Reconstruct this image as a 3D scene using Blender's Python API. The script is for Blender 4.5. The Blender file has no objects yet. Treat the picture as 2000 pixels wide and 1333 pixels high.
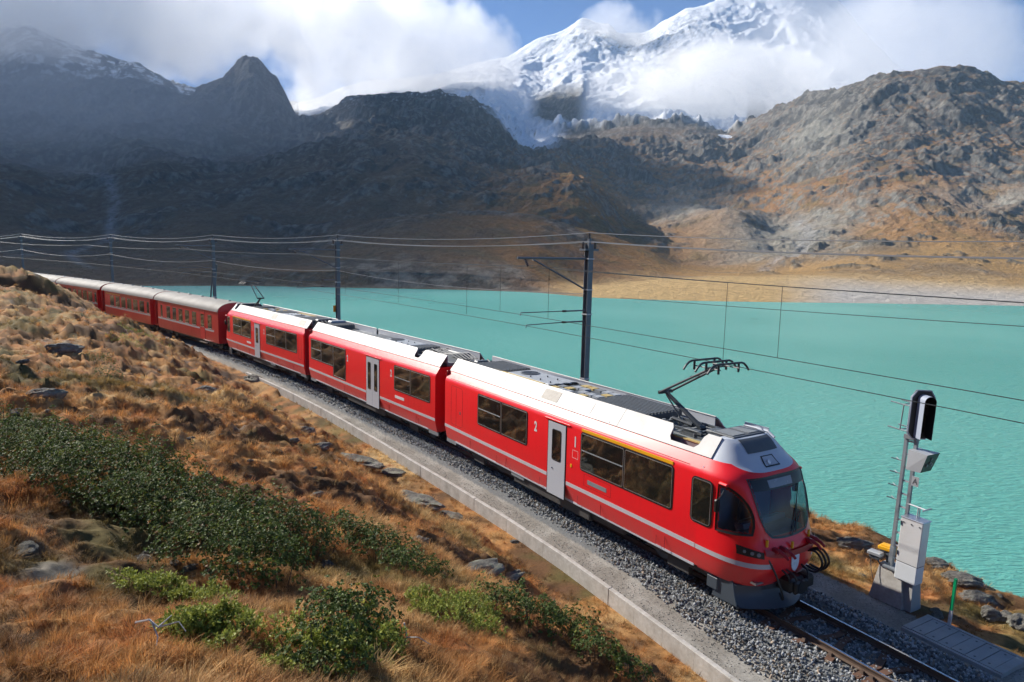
import bpy, bmesh, math, random
import numpy as np
from mathutils import Vector, Matrix
random.seed(7); rng = np.random.default_rng(7)
R = math.radians
scene = bpy.context.scene
COL = scene.collection

# ------------------------------------------------------------------ camera, sky, sun, exposure
CAM_H = 7.924; FPX = 1356.19                       # metres above the rail head, focal length in 2000-px units
PITCH, ROLL = R(7.563), R(1.226)
_fw = Vector((0, math.cos(PITCH), -math.sin(PITCH))); _r0 = Vector((1, 0, 0)); _u0 = _r0.cross(_fw)
_rt = _r0*math.cos(ROLL) + _u0*math.sin(ROLL); _up = -_r0*math.sin(ROLL) + _u0*math.cos(ROLL)
cam_d = bpy.data.cameras.new('camera'); cam = bpy.data.objects.new('camera', cam_d); COL.objects.link(cam)
cam.matrix_world = Matrix(((_rt.x, _up.x, -_fw.x, 0), (_rt.y, _up.y, -_fw.y, 0), (_rt.z, _up.z, -_fw.z, CAM_H), (0, 0, 0, 1)))
cam_d.sensor_width = 36; cam_d.lens = 36*FPX/2000; cam_d.clip_start = .1; cam_d.clip_end = 20000
scene.camera = cam

SUN_AZ, SUN_EL = R(142.8), R(32)                    # direction towards the sun, measured from +X
world = bpy.data.worlds.new('World'); scene.world = world; world.use_nodes = True
wn = world.node_tree.nodes; wl = world.node_tree.links
sky = wn.new('ShaderNodeTexSky'); sky.sky_type = 'NISHITA'; sky.sun_disc = False
sky.sun_elevation = SUN_EL; sky.sun_rotation = R(90) - SUN_AZ; sky.altitude = 2300
sky.air_density = .9; sky.dust_density = 0; sky.ozone_density = 10
wn['Background'].inputs['Strength'].default_value = .07
wl.new(sky.outputs[0], wn['Background'].inputs['Color'])
sun_d = bpy.data.lights.new('sun', 'SUN'); sun = bpy.data.objects.new('sun', sun_d); COL.objects.link(sun)
sun_d.energy = 5.0; sun_d.angle = R(.53); sun_d.color = (1, .94, .85)
sun.rotation_euler = Vector((math.cos(SUN_AZ)*math.cos(SUN_EL), math.sin(SUN_AZ)*math.cos(SUN_EL), math.sin(SUN_EL))).to_track_quat('Z', 'Y').to_euler()
vs = scene.view_settings; vs.view_transform = 'Standard'; vs.look = 'None'; vs.exposure = .85; vs.gamma = 1; vs.use_curve_mapping = False
cy = scene.cycles
cy.use_denoising = True; cy.use_adaptive_sampling = True; cy.adaptive_threshold = .03; cy.max_bounces = 24; cy.diffuse_bounces = 3; cy.glossy_bounces = 3; cy.transmission_bounces = 6
cy.transparent_max_bounces = 12; cy.volume_bounces = 20; cy.sample_clamp_indirect = 6; cy.volume_max_steps = 256

# ------------------------------------------------------------------ helpers
def ray(u, v):
    d = _fw*FPX + _rt*(u-1000) - _up*(v-666.5)
    return d
def at_y(u, v, y):                                  # the point seen at (u, v) that lies y metres ahead
    d = ray(u, v); k = y/d.y
    return Vector((d.x*k, y, CAM_H + d.z*k))
def at_z(u, v, z):
    d = ray(u, v); k = (z-CAM_H)/d.z
    return Vector((d.x*k, d.y*k, z))
def px_of(P):
    d = Vector(P) - Vector((0, 0, CAM_H)); z = d.dot(_fw)
    return 1000 + FPX*d.dot(_rt)/z, 666.5 - FPX*d.dot(_up)/z

def tag(o, label=None, cat=None, group=None, kind=None):
    if label: o['label'] = label
    if cat: o['category'] = cat
    if group: o['group'] = group
    if kind: o['kind'] = kind
    return o
def empty(name, loc=(0, 0, 0), rz=0, label=None, cat=None, group=None):
    o = bpy.data.objects.new(name, None); COL.objects.link(o); o.location = loc; o.rotation_euler = (0, 0, rz)
    o.empty_display_size = .1
    return tag(o, label, cat, group)
def link(name, me, parent=None, loc=None):
    o = bpy.data.objects.new(name, me); COL.objects.link(o)
    if parent: o.parent = parent
    if loc is not None: o.location = loc
    return o
def dup(o, parent=None):
    c = o.copy(); COL.objects.link(c); c.parent = parent
    for ch in o.children: dup(ch, c)
    return c

class MB:
    def __init__(s): s.v = []; s.f = []; s.m = []; s.mi = 0
    def add(s, vs_, fs_):
        b = len(s.v); s.v += [tuple(x) for x in vs_]; s.f += [tuple(b+i for i in f) for f in fs_]; s.m += [s.mi]*len(fs_); return s
    def box(s, c, size, rz=0, taper=1.0, ry=0, rx=0, bev=0):
        hx, hy, hz = size[0]/2, size[1]/2, size[2]/2
        M = Matrix.Rotation(rz, 3, 'Z') @ Matrix.Rotation(ry, 3, 'Y') @ Matrix.Rotation(rx, 3, 'X')
        if bev:
            b = min(bev, hx*.9, hy*.9, hz*.9); V = []
            for sx in (-1, 1):
                for sy in (-1, 1):
                    for sz in (-1, 1):
                        V += [(sx*hx, sy*(hy-b), sz*(hz-b)), (sx*(hx-b), sy*hy, sz*(hz-b)), (sx*(hx-b), sy*(hy-b), sz*hz)]
            bm = bmesh.new()
            for q in V: bm.verts.new(M @ Vector(q) + Vector(c))
            bmesh.ops.convex_hull(bm, input=bm.verts)
            bm.verts.index_update()
            s.add([q.co for q in bm.verts], [[q.index for q in f.verts] for f in bm.faces]); bm.free(); return s
        V = []
        for z, k in ((-hz, 1), (hz, taper)):
            for x, y in ((-1, -1), (1, -1), (1, 1), (-1, 1)): V.append(M @ Vector((x*hx*k, y*hy*k, z)) + Vector(c))
        return s.add(V, [(3, 2, 1, 0), (4, 5, 6, 7), (0, 1, 5, 4), (1, 2, 6, 5), (2, 3, 7, 6), (3, 0, 4, 7)])
    def tube(s, pts, r, n=8, cap=True, r2=None):
        pts = [Vector(p) for p in pts]; N = len(pts); V = []; F = []
        prev = None
        for i, p in enumerate(pts):
            t = (pts[min(i+1, N-1)] - pts[max(i-1, 0)]).normalized()
            if prev is None:
                a = Vector((0, 0, 1)) if abs(t.z) < .9 else Vector((1, 0, 0)); u = t.cross(a).normalized()
            else: u = (prev - t*prev.dot(t)).normalized()
            prev = u; w = t.cross(u); rr = r if r2 is None else r + (r2-r)*i/(N-1)
            for k in range(n):
                an = 2*math.pi*k/n; V.append(p + (u*math.cos(an) + w*math.sin(an))*rr)
        for i in range(N-1):
            for k in range(n): F.append((i*n+k, i*n+(k+1) % n, (i+1)*n+(k+1) % n, (i+1)*n+k))
        if cap: F += [tuple(range(n-1, -1, -1)), tuple((N-1)*n+k for k in range(n))]
        return s.add(V, F)
    def cyl(s, a, b, r, n=12): return s.tube([a, b], r, n)
    def plate(s, loop, o, u, v, th):                 # polygon loop (2-D) on plane o+u*a+v*b, thickness along u x v
        o, u, v = Vector(o), Vector(u), Vector(v); nn = u.cross(v).normalized()
        a = [o+u*p+v*q for p, q in loop]; b = [x+nn*th for x in a]; n = len(a)
        F = [tuple(range(n-1, -1, -1)), tuple(range(n, 2*n))] + [(i, (i+1) % n, n+(i+1) % n, n+i) for i in range(n)]
        return s.add(a+b, F)
    def ring(s, outer, inner, o, u, v, th):          # frame between two loops of equal count, extruded
        o, u, v = Vector(o), Vector(u), Vector(v); nn = u.cross(v).normalized(); n = len(outer)
        P = [o+u*p+v*q for p, q in outer]; Q = [o+u*p+v*q for p, q in inner]
        V = P + Q + [x+nn*th for x in P] + [x+nn*th for x in Q]; F = []
        for i in range(n):
            j = (i+1) % n
            F += [(2*n+i, 2*n+j, 3*n+j, 3*n+i), (i, j, 2*n+j, 2*n+i), (n+j, n+i, 3*n+i, 3*n+j)]
        return s.add(V, F)
    def grid(s, fn, nu, nv, flip=False):
        V = [fn(i/nu, j/nv) for j in range(nv+1) for i in range(nu+1)]; F = []
        for j in range(nv):
            for i in range(nu):
                a = j*(nu+1)+i; q = (a, a+1, a+nu+2, a+nu+1); F.append(q[::-1] if flip else q)
        return s.add(V, F)
    def build(s, name, mat, parent=None, smooth=False, loc=None, ang=40):
        me = bpy.data.meshes.new(name); me.from_pydata([tuple(x) for x in s.v], [], s.f)
        for m in (mat if isinstance(mat, (list, tuple)) else [mat]): me.materials.append(m)
        if isinstance(mat, (list, tuple)): me.polygons.foreach_set('material_index', s.m)
        if smooth:
            me.polygons.foreach_set('use_smooth', [True]*len(me.polygons)); me.set_sharp_from_angle(angle=R(ang))
        me.update(); return link(name, me, parent, loc)

def rrect(x0, x1, z0, z1, r, n=5):
    P = []
    for cx, cz, a0 in ((x1-r, z0+r, -90), (x1-r, z1-r, 0), (x0+r, z1-r, 90), (x0+r, z0+r, 180)):
        for k in range(n+1):
            a = R(a0+90*k/n); P.append((cx+r*math.cos(a), cz+r*math.sin(a)))
    return P
def np_mesh(name, V, F, mat, parent=None, smooth=False, cols=None, kind=None):
    V = np.asarray(V, np.float32); F = np.asarray(F, np.int32); k = F.shape[1]
    me = bpy.data.meshes.new(name); me.vertices.add(len(V)); me.vertices.foreach_set('co', V.ravel())
    me.loops.add(F.size); me.loops.foreach_set('vertex_index', F.ravel())
    me.polygons.add(len(F)); me.polygons.foreach_set('loop_start', np.arange(0, F.size, k, dtype=np.int32))
    if smooth: me.polygons.foreach_set('use_smooth', np.ones(len(F), bool))
    me.materials.append(mat); me.update(calc_edges=True)
    if cols is not None:
        a = me.color_attributes.new('col', 'FLOAT_COLOR', 'POINT')
        c = np.ones((len(V), 4), np.float32); c[:, :3] = cols; a.data.foreach_set('color', c.ravel())
    o = link(name, me, parent)
    if kind: o['kind'] = kind
    return o

# numpy gradient noise
_perm = np.random.default_rng(3).permutation(4096).astype(np.int64)
_gr = np.random.default_rng(4).uniform(0, 2*np.pi, 4096); _gx, _gy = np.cos(_gr), np.sin(_gr)
def gnoise(x, y, seed=0):
    x = np.asarray(x, float); y = np.asarray(y, float)
    xi = np.floor(x).astype(np.int64); yi = np.floor(y).astype(np.int64); xf = x-xi; yf = y-yi
    def g(i, j):
        h = _perm[(_perm[(xi+i+seed*131) & 4095] + yi + j) & 4095]
        return _gx[h]*(xf-i) + _gy[h]*(yf-j)
    u = xf*xf*xf*(xf*(xf*6-15)+10); w = yf*yf*yf*(yf*(yf*6-15)+10)
    a = g(0, 0); b = g(1, 0); c = g(0, 1); d = g(1, 1)
    return 1.5*((a+(b-a)*u) + ((c+(d-c)*u) - (a+(b-a)*u))*w)
def fbm(x, y, oct=5, seed=0, gain=.5, ridged=False):
    s = 0; a = 1; t = 0
    for k in range(oct):
        n = gnoise(x*2**k*1.03**k, y*2**k*1.03**k, seed+k)
        if ridged: n = 1-2*np.abs(n)
        s = s+a*n; t += a; a *= gain
    return s/t
def sstep(a, b, x):
    t = np.clip((x-a)/(b-a), 0, 1); return t*t*(3-2*t)
def pch(xs, ys, x):                                 # smooth interpolation without overshoot
    xs = np.asarray(xs, float); ys = np.asarray(ys, float); x = np.clip(x, xs[0], xs[-1])
    h = np.diff(xs); d = np.diff(ys)/h; m = np.zeros(len(xs)); m[0] = d[0]; m[-1] = d[-1]
    for i in range(1, len(xs)-1):
        m[i] = 0 if d[i-1]*d[i] <= 0 else 2*d[i-1]*d[i]/(d[i-1]+d[i])
    i = np.clip(np.searchsorted(xs, x)-1, 0, len(h)-1); t = (x-xs[i])/h[i]
    return ys[i]*(1+2*t)*(1-t)**2 + m[i]*h[i]*t*(1-t)**2 + ys[i+1]*t*t*(3-2*t) + m[i+1]*h[i]*t*t*(t-1)

# ------------------------------------------------------------------ materials
class NT:
    def __init__(s, name):
        s.mat = bpy.data.materials.new(name); s.mat.use_nodes = True; s.t = s.mat.node_tree; s.n = s.t.nodes; s.l = s.t.links
        s.b = s.n['Principled BSDF']; s.out = s.n['Material Output']; s._c = None
    def node(s, typ, ins=None, **kw):
        nd = s.n.new(typ)
        for k, v in kw.items(): setattr(nd, k, v)
        for k, v in (ins or {}).items():
            if isinstance(v, bpy.types.NodeSocket): s.l.new(v, nd.inputs[k])
            else: nd.inputs[k].default_value = v
        return nd
    def coord(s, w='Object'):
        if s._c is None: s._c = s.node('ShaderNodeTexCoord')
        return s._c.outputs[w]
    def noise(s, scale, detail=6, rough=.6, vec=None, dist=0, out='Fac'):
        return s.node('ShaderNodeTexNoise', {'Vector': vec or s.coord(), 'Scale': scale, 'Detail': detail, 'Roughness': rough, 'Distortion': dist}).outputs[out]
    def ramp(s, fac, stops):
        nd = s.node('ShaderNodeValToRGB', {'Fac': fac}); e = nd.color_ramp.elements
        while len(e) < len(stops): e.new(.5)
        for el, (p, c) in zip(e, stops): el.position = p; el.color = (*c, 1) if len(c) == 3 else c
        return nd.outputs['Color']
    def mix(s, fac, a, b, mode='MIX'):
        nd = s.node('ShaderNodeMix', data_type='RGBA', blend_type=mode)
        for i, x in ((0, fac), (6, a), (7, b)):
            if isinstance(x, bpy.types.NodeSocket): s.l.new(x, nd.inputs[i])
            else: nd.inputs[i].default_value = (*x, 1) if isinstance(x, tuple) and len(x) == 3 else x
        return nd.outputs[2]
    def math(s, op, a, b=0.0, c=None):
        nd = s.node('ShaderNodeMath', operation=op)
        for i, x in enumerate((a, b) if c is None else (a, b, c)):
            if isinstance(x, bpy.types.NodeSocket): s.l.new(x, nd.inputs[i])
            else: nd.inputs[i].default_value = x
        return nd.outputs[0]
    def bump(s, h, strength=.3, dist=.01):
        s.l.new(s.node('ShaderNodeBump', {'Height': h, 'Strength': strength, 'Distance': dist}).outputs[0], s.b.inputs['Normal']); return s
    def set(s, **kw):
        nm = dict(color='Base Color', rough='Roughness', metal='Metallic', ior='IOR', coat='Coat Weight', coatr='Coat Roughness', spec='Specular IOR Level', trans='Transmission Weight', alpha='Alpha', emit='Emission Color', es='Emission Strength')
        for k, v in kw.items():
            i = s.b.inputs[nm[k]]
            if isinstance(v, bpy.types.NodeSocket): s.l.new(v, i)
            else: i.default_value = (*v, 1) if isinstance(v, tuple) and len(v) == 3 else v
        return s
def paint(name, c, rough=.35, dirt=.25, metal=0, coat=0, scale=3.0, dcol=None):
    m = NT(name); n = m.noise(scale, 8, .65); f = m.math('MULTIPLY', m.ramp(n, [(.42, (0, 0, 0)), (.78, (1, 1, 1))]), dirt)
    c2 = dcol or tuple(x*.55+.02 for x in c)
    m.set(color=m.mix(f, c, c2), rough=m.math('ADD', m.math('MULTIPLY', n, .18), rough-.09), metal=metal, coat=coat)
    return m.mat
def attr_mat(name, rough=.9, bumps=(.35, .02, (8., 1.)), var=.35, vscale=20., attr='col', spec=.25):
    m = NT(name); a = m.node('ShaderNodeAttribute', attribute_name=attr).outputs['Color']
    n = m.noise(vscale, 8, .7); n = m.math('ADD', m.math('MULTIPLY', n, .6), m.math('MULTIPLY', m.noise(vscale*5, 6, .7), .4)); k = m.ramp(n, [(.30, (1-var,)*3), (.70, (1+var,)*3)])
    m.set(color=m.mix(1.0, a, k, 'MULTIPLY'), rough=rough, spec=spec)
    h = None
    for sc, wt in bumps[2:]:
        q = m.math('MULTIPLY', m.noise(sc, 8, .66), wt); h = q if h is None else m.math('ADD', h, q)
    m.bump(h, bumps[0], bumps[1]); return m.mat

# ------------------------------------------------------------------ the line of the track
HD = [(-40, 114.), (-15, 118.), (-2, 120.8), (6.7, 122.8), (21, 126.7), (35.4, 129.6), (50, 132.9), (57, 134.2), (72, 136.4), (86, 138.6), (110, 142.), (170, 150.)]
CAR1 = (Vector((4.709, 14.976)), 122.819, 13.35)    # near side plane of each car: front corner, bearing towards the rear, length
CAR2 = (Vector((-2.984, 26.854)), 126.668, 13.736)
CAR3 = (Vector((-11.666, 38.482)), 129.609, 13.342)
def dirn(h): return Vector((math.cos(R(h)), math.sin(R(h))))
def nrm(h): d = dirn(h); return Vector((d.y, -d.x))   # towards the lake
_ls = np.arange(-40, 170.01, .25); _hd = pch([a for a, b in HD], [b for a, b in HD], _ls)
_P = np.zeros((len(_ls), 2)); _st = np.stack([np.cos(np.radians(_hd)), np.sin(np.radians(_hd))], 1)
_P[1:] = np.cumsum((_st[1:]+_st[:-1])/2*.25, 0)
_i0 = int(np.argmin(abs(_ls-6.7))); _c = CAR1[0] + dirn(CAR1[1])*6.7 + nrm(CAR1[1])*(1.325+.12)
_P += np.array(_c)-_P[_i0]
_N = np.stack([_st[:, 1], -_st[:, 0]], 1)
def trk(l, t=0, z=0):
    x = np.interp(l, _ls, _P[:, 0]); y = np.interp(l, _ls, _P[:, 1]); h = np.interp(l, _ls, _hd); n = nrm(h)
    return Vector((x+n.x*t, y+n.y*t, z))
def trk_h(l): return float(np.interp(l, _ls, _hd))
def to_track(X, Y):                                 # arrays -> distance along, distance across (positive towards the lake)
    X = np.asarray(X, float).ravel(); Y = np.asarray(Y, float).ravel(); S = np.zeros(len(X)); T = np.zeros(len(X))
    sub = slice(None, None, 4); PP = _P[sub]; NN = _N[sub]; SS = _st[sub]; LL = _ls[sub]
    for a in range(0, len(X), 20000):
        q = np.stack([X[a:a+20000], Y[a:a+20000]], 1)
        d = ((q[:, None, :]-PP[None])**2).sum(2); i = d.argmin(1); w = q-PP[i]
        S[a:a+20000] = LL[i] + (w*SS[i]).sum(1); T[a:a+20000] = (w*NN[i]).sum(1)
    return S, T
WALL = [(-40, -4.6), (-12, -3.4), (-2, -2.9), (2, -2.69), (4, -2.6), (7, -2.55), (14, -2.54), (19.5, -2.4), (24, -2.28), (30, -2.2), (60, -2.2), (170, -2.2)]
def wall_t(l): return np.interp(l, [a for a, b in WALL], [b for a, b in WALL])
LAKE_Z = -12.0
# ------------------------------------------------------------------ near ground: hillside, railway formation, lake bank
# control heights of the hillside on the camera's side: (x, y, z)
_hc = []
for u, pts in {-500: [(1333, 3.2), (900, 11), (650, 30), (500, 55)],
               0: [(1333, 3.6), (1100, 6.5), (950, 10.2), (850, 14), (750, 21), (650, 35), (560, 50), (522, 60)],
               250: [(1333, 3.8), (1100, 7.0), (950, 11), (850, 15.5), (750, 24), (665, 38), (622, 46)],
               500: [(1333, 4.2), (1100, 8.4), (950, 13.5), (850, 19.5), (790, 28)],
               750: [(1333, 4.8), (1200, 7.4), (1050, 12.2), (950, 17.5)],
               1000: [(1333, 5.6), (1200, 9.6), (1100, 14.2)],
               1250: [(1333, 8.6), (1270, 10.6)]}.items():
    for v, y in pts: q = at_y(u, v, y); _hc.append((q.x, q.y, q.z))
_hc += [(0, .5, 6.2), (0, -12, 8.5), (-12, -6, 8.6), (-22, 6, 7.6), (-35, 25, 7.2), (-55, 45, 7.5), (-60, 70, 6.5), (-75, 65, 8), (-70, 20, 14), (-40, -10, 16), (0, -35, 14), (9, -4, 3.2), (7, 3, 2.6), (16, -12, 2.4), (25, -30, 3), (-48, 72, 2.6), (-40, 55, 3.6)]
for l in (-30, -15, -4, 3, 10, 17, 24, 31):
    q = trk(l, -3.6); _hc.append((q.x, q.y, -.55 + (.0 if l > -10 else .2)))
for l in (38, 46, 55, 65):
    q = trk(l, -3.6); _hc.append((q.x, q.y, .1 + .02*(l-38)))
for u, v, y in ((35, 519, 60), (70, 531, 59), (94, 548, 58), (108, 578, 57)):
    q = at_y(u, v, y); _hc.append((q.x, q.y, q.z))
for l in (-6, 0, 6, 12, 18, 24):
    q = trk(l, -5.2); _hc.append((q.x, q.y, .0))
_hc = np.array(_hc)
def _phi(d): return d*.9
_D = np.sqrt(((_hc[:, None, :2]-_hc[None, :, :2])**2).sum(2)); _n = len(_hc)
_A = np.zeros((_n+3, _n+3)); _A[:_n, :_n] = _phi(_D)-np.eye(_n)*.22; _A[:_n, _n] = 1; _A[:_n, n1 := _n+1] = _hc[:, 0]; _A[:_n, _n+2] = _hc[:, 1]; _A[_n:, :_n] = _A[:_n, _n:].T
_W = np.linalg.solve(_A, np.concatenate([_hc[:, 2], [0, 0, 0]]))
def hill(X, Y):
    out = np.zeros(len(X))
    for a in range(0, len(X), 20000):
        x = X[a:a+20000]; y = Y[a:a+20000]; d = np.sqrt((x[:, None]-_hc[None, :, 0])**2+(y[:, None]-_hc[None, :, 1])**2)
        out[a:a+20000] = _phi(d) @ _W[:_n] + _W[_n] + _W[_n+1]*x + _W[_n+2]*y
    return out
PATH_Z = -.30
def ground_z(X, Y, detail=True, want=False):
    X = np.asarray(X, float).ravel(); Y = np.asarray(Y, float).ravel(); S, T = to_track(X, Y); wt = wall_t(S)
    # near side
    hz = hill(X, Y)
    r = np.hypot(X, Y)
    hum = fbm(X/1.9, Y/1.5, 4, 5) * .30 + fbm(X/5.5, Y/4.2, 3, 9)*.35
    hum += (.35-np.abs(fbm(X/1.25, Y/.95, 2, 15)))*.42 + (.3-np.abs(fbm(X/.6, Y/.5, 2, 19)))*.16 - .12
    knob = np.maximum(fbm(X/6., Y/6., 2, 71)-.12, 0)
    foot = sstep(0, 1.3, wt-.05-T)                                        # 0 at the wall foot, 1 up the slope
    near = np.where(S < 30, -.62, -.35) + 0*S
    near = near*(1-foot) + (np.maximum(hz, -.75)+hum*np.clip(.45+r/18, .4, 1.7)*foot)*foot
    # far side: verge, bank, drop to the lake
    edge = 7.2 + 1.6*fbm(S/4.5, S*0+3.3, 3, 21) + np.clip(S, 0, 12)*.10 + np.clip(-S-2, 0, 12)*.18
    far = -.36 - .10*np.clip(T-3.0, 0, None) - np.maximum(T-edge, 0)**1.15*.62
    far += sstep(2.9, 4.4, T)*((.35-np.abs(fbm(X/1.25, Y/.95, 2, 15)))*.25 + fbm(X/1.6, Y/1.3, 4, 33)*.28 + np.maximum(fbm(X/.7, Y/.7, 3, 35), -.2)*.12 + fbm(X/4.4, Y/4, 2, 37)*.25)
    far = np.maximum(far, -15)
    # formation
    form = np.interp(np.abs(T), [0, 1.35, 1.9], [-.20, -.19, PATH_Z]) + 0*T
    z = np.where(T < wt, near, np.where(T > 2.75, far, form))
    k = sstep(2.5, 3.0, T); z = np.where((T > 2.5) & (T <= 3.0), form*(1-k)+far*k, z)
    return (z, S, T, wt, hum) if want else z

_az = np.concatenate([np.linspace(-180, -62, 90)[:-1], np.linspace(-62, 48, 880), np.linspace(48, 180, 90)[1:]])
_rr = np.concatenate([np.linspace(.6, 3, 14)[:-1], np.exp(np.linspace(math.log(3), math.log(26), 330))[:-1], np.exp(np.linspace(math.log(26), math.log(125), 150))])
A_, R_ = np.meshgrid(np.radians(_az), _rr); X = (R_*np.sin(A_)).ravel(); Y = (R_*np.cos(A_)).ravel()
Z, S, T, WT, HUM = ground_z(X, Y, want=True)
def patch_noise(X, Y):
    return fbm(X/3.2, Y/2.4, 4, 51), fbm(X/1.1, Y/.9, 4, 57), fbm(X/8, Y/7, 3, 61)
def grass_col(X, Y, T, hum):
    a, b, c = patch_noise(X, Y); n = len(X)
    gold = np.array((.37, .19, .07)); straw = np.array((.42, .29, .14)); brown = np.array((.085, .048, .028)); olive = np.array((.11, .10, .035)); rust = np.array((.20, .065, .028))
    C = np.tile(gold, (n, 1)); C += (straw-gold)*sstep(.0, .45, a)[:, None]
    C += (rust-C)*(sstep(.05, .4, b)*.6)[:, None]
    C += (brown-C)*(sstep(-.02, .26, -a-.6*b)*.85)[:, None]; C += (rust*.6-C)*(sstep(.05, .3, c+.5*a)*sstep(9, 5, np.hypot(X, Y))*.75)[:, None]
    C += (olive-C)*(sstep(.12, .4, c-.4*b)*.7)[:, None]
    C += (brown-C)*(sstep(.05, .3, -hum)*.55)[:, None]
    return C*(1+.25*b[:, None])
C = grass_col(X, Y, T, HUM)
rockm = .7*sstep(.40, .55, fbm(X/3.5, Y/2.4, 4, 81)+.15*fbm(X/.6, Y/.6, 3, 83))*((T < WT-1.0) | (T > 4)); rc = np.array((.17, .165, .15))
C += (rc*(1+.4*fbm(X/.5, Y/.35, 4, 85)[:, None])-C)*(rockm*.85)[:, None]
gravel = np.array((.215, .20, .175)); g2 = np.array((.30, .285, .255))
inform = (T >= WT) & (T <= 2.85)
gv = fbm(X/.9, Y/.9, 4, 87)
C[inform] = (gravel+(g2-gravel)*sstep(-.2, .4, gv)[inform][:, None])
C[(np.abs(T) < 1.75)] = (.15, .155, .155)
bank = sstep(-2, -6, Z)*(T > 3); C += (np.array((.16, .14, .11))-C)*bank[:, None]
nu, nv = len(_az), len(_rr)
I = np.arange(nu*nv).reshape(nv, nu); F = np.stack([I[:-1, :-1], I[:-1, 1:], I[1:, 1:], I[1:, :-1]], -1).reshape(-1, 4)[:, ::-1]
m_ground = attr_mat('hillside_turf', .95, (.6, .035, (5., .7), (26., .4)), .45, 14., spec=.12)
np_mesh('ground', np.stack([X, Y, Z], 1), F, m_ground, smooth=True, cols=np.clip(C, .01, 1), kind='structure')

# ------------------------------------------------------------------ lake
m = NT('glacial_water')
w1 = m.noise(1.5, 4, .6, vec=m.node('ShaderNodeMapping', {'Vector': m.coord(), 'Scale': (.55, 1.9, 1), 'Rotation': (0, 0, R(18))}).outputs[0], dist=.4)
w2 = m.noise(.05, 3, .5)
w3 = m.noise(.012, 3, .5)
m.set(color=m.ramp(w3, [(.3, (.10, .385, .325)), (.7, (.155, .47, .40))]), rough=.22, ior=1.33, spec=.5)
m.bump(m.math('ADD', m.math('MULTIPLY', w1, .6), m.math('MULTIPLY', w2, .6)), .9, .55)
mb = MB(); mb.add([(-900, 8, LAKE_Z), (900, 8, LAKE_Z), (900, 520, LAKE_Z), (-900, 520, LAKE_Z)], [(0, 1, 2, 3)])
tag(mb.build('lake_water', m.mat), kind='structure')

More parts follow.
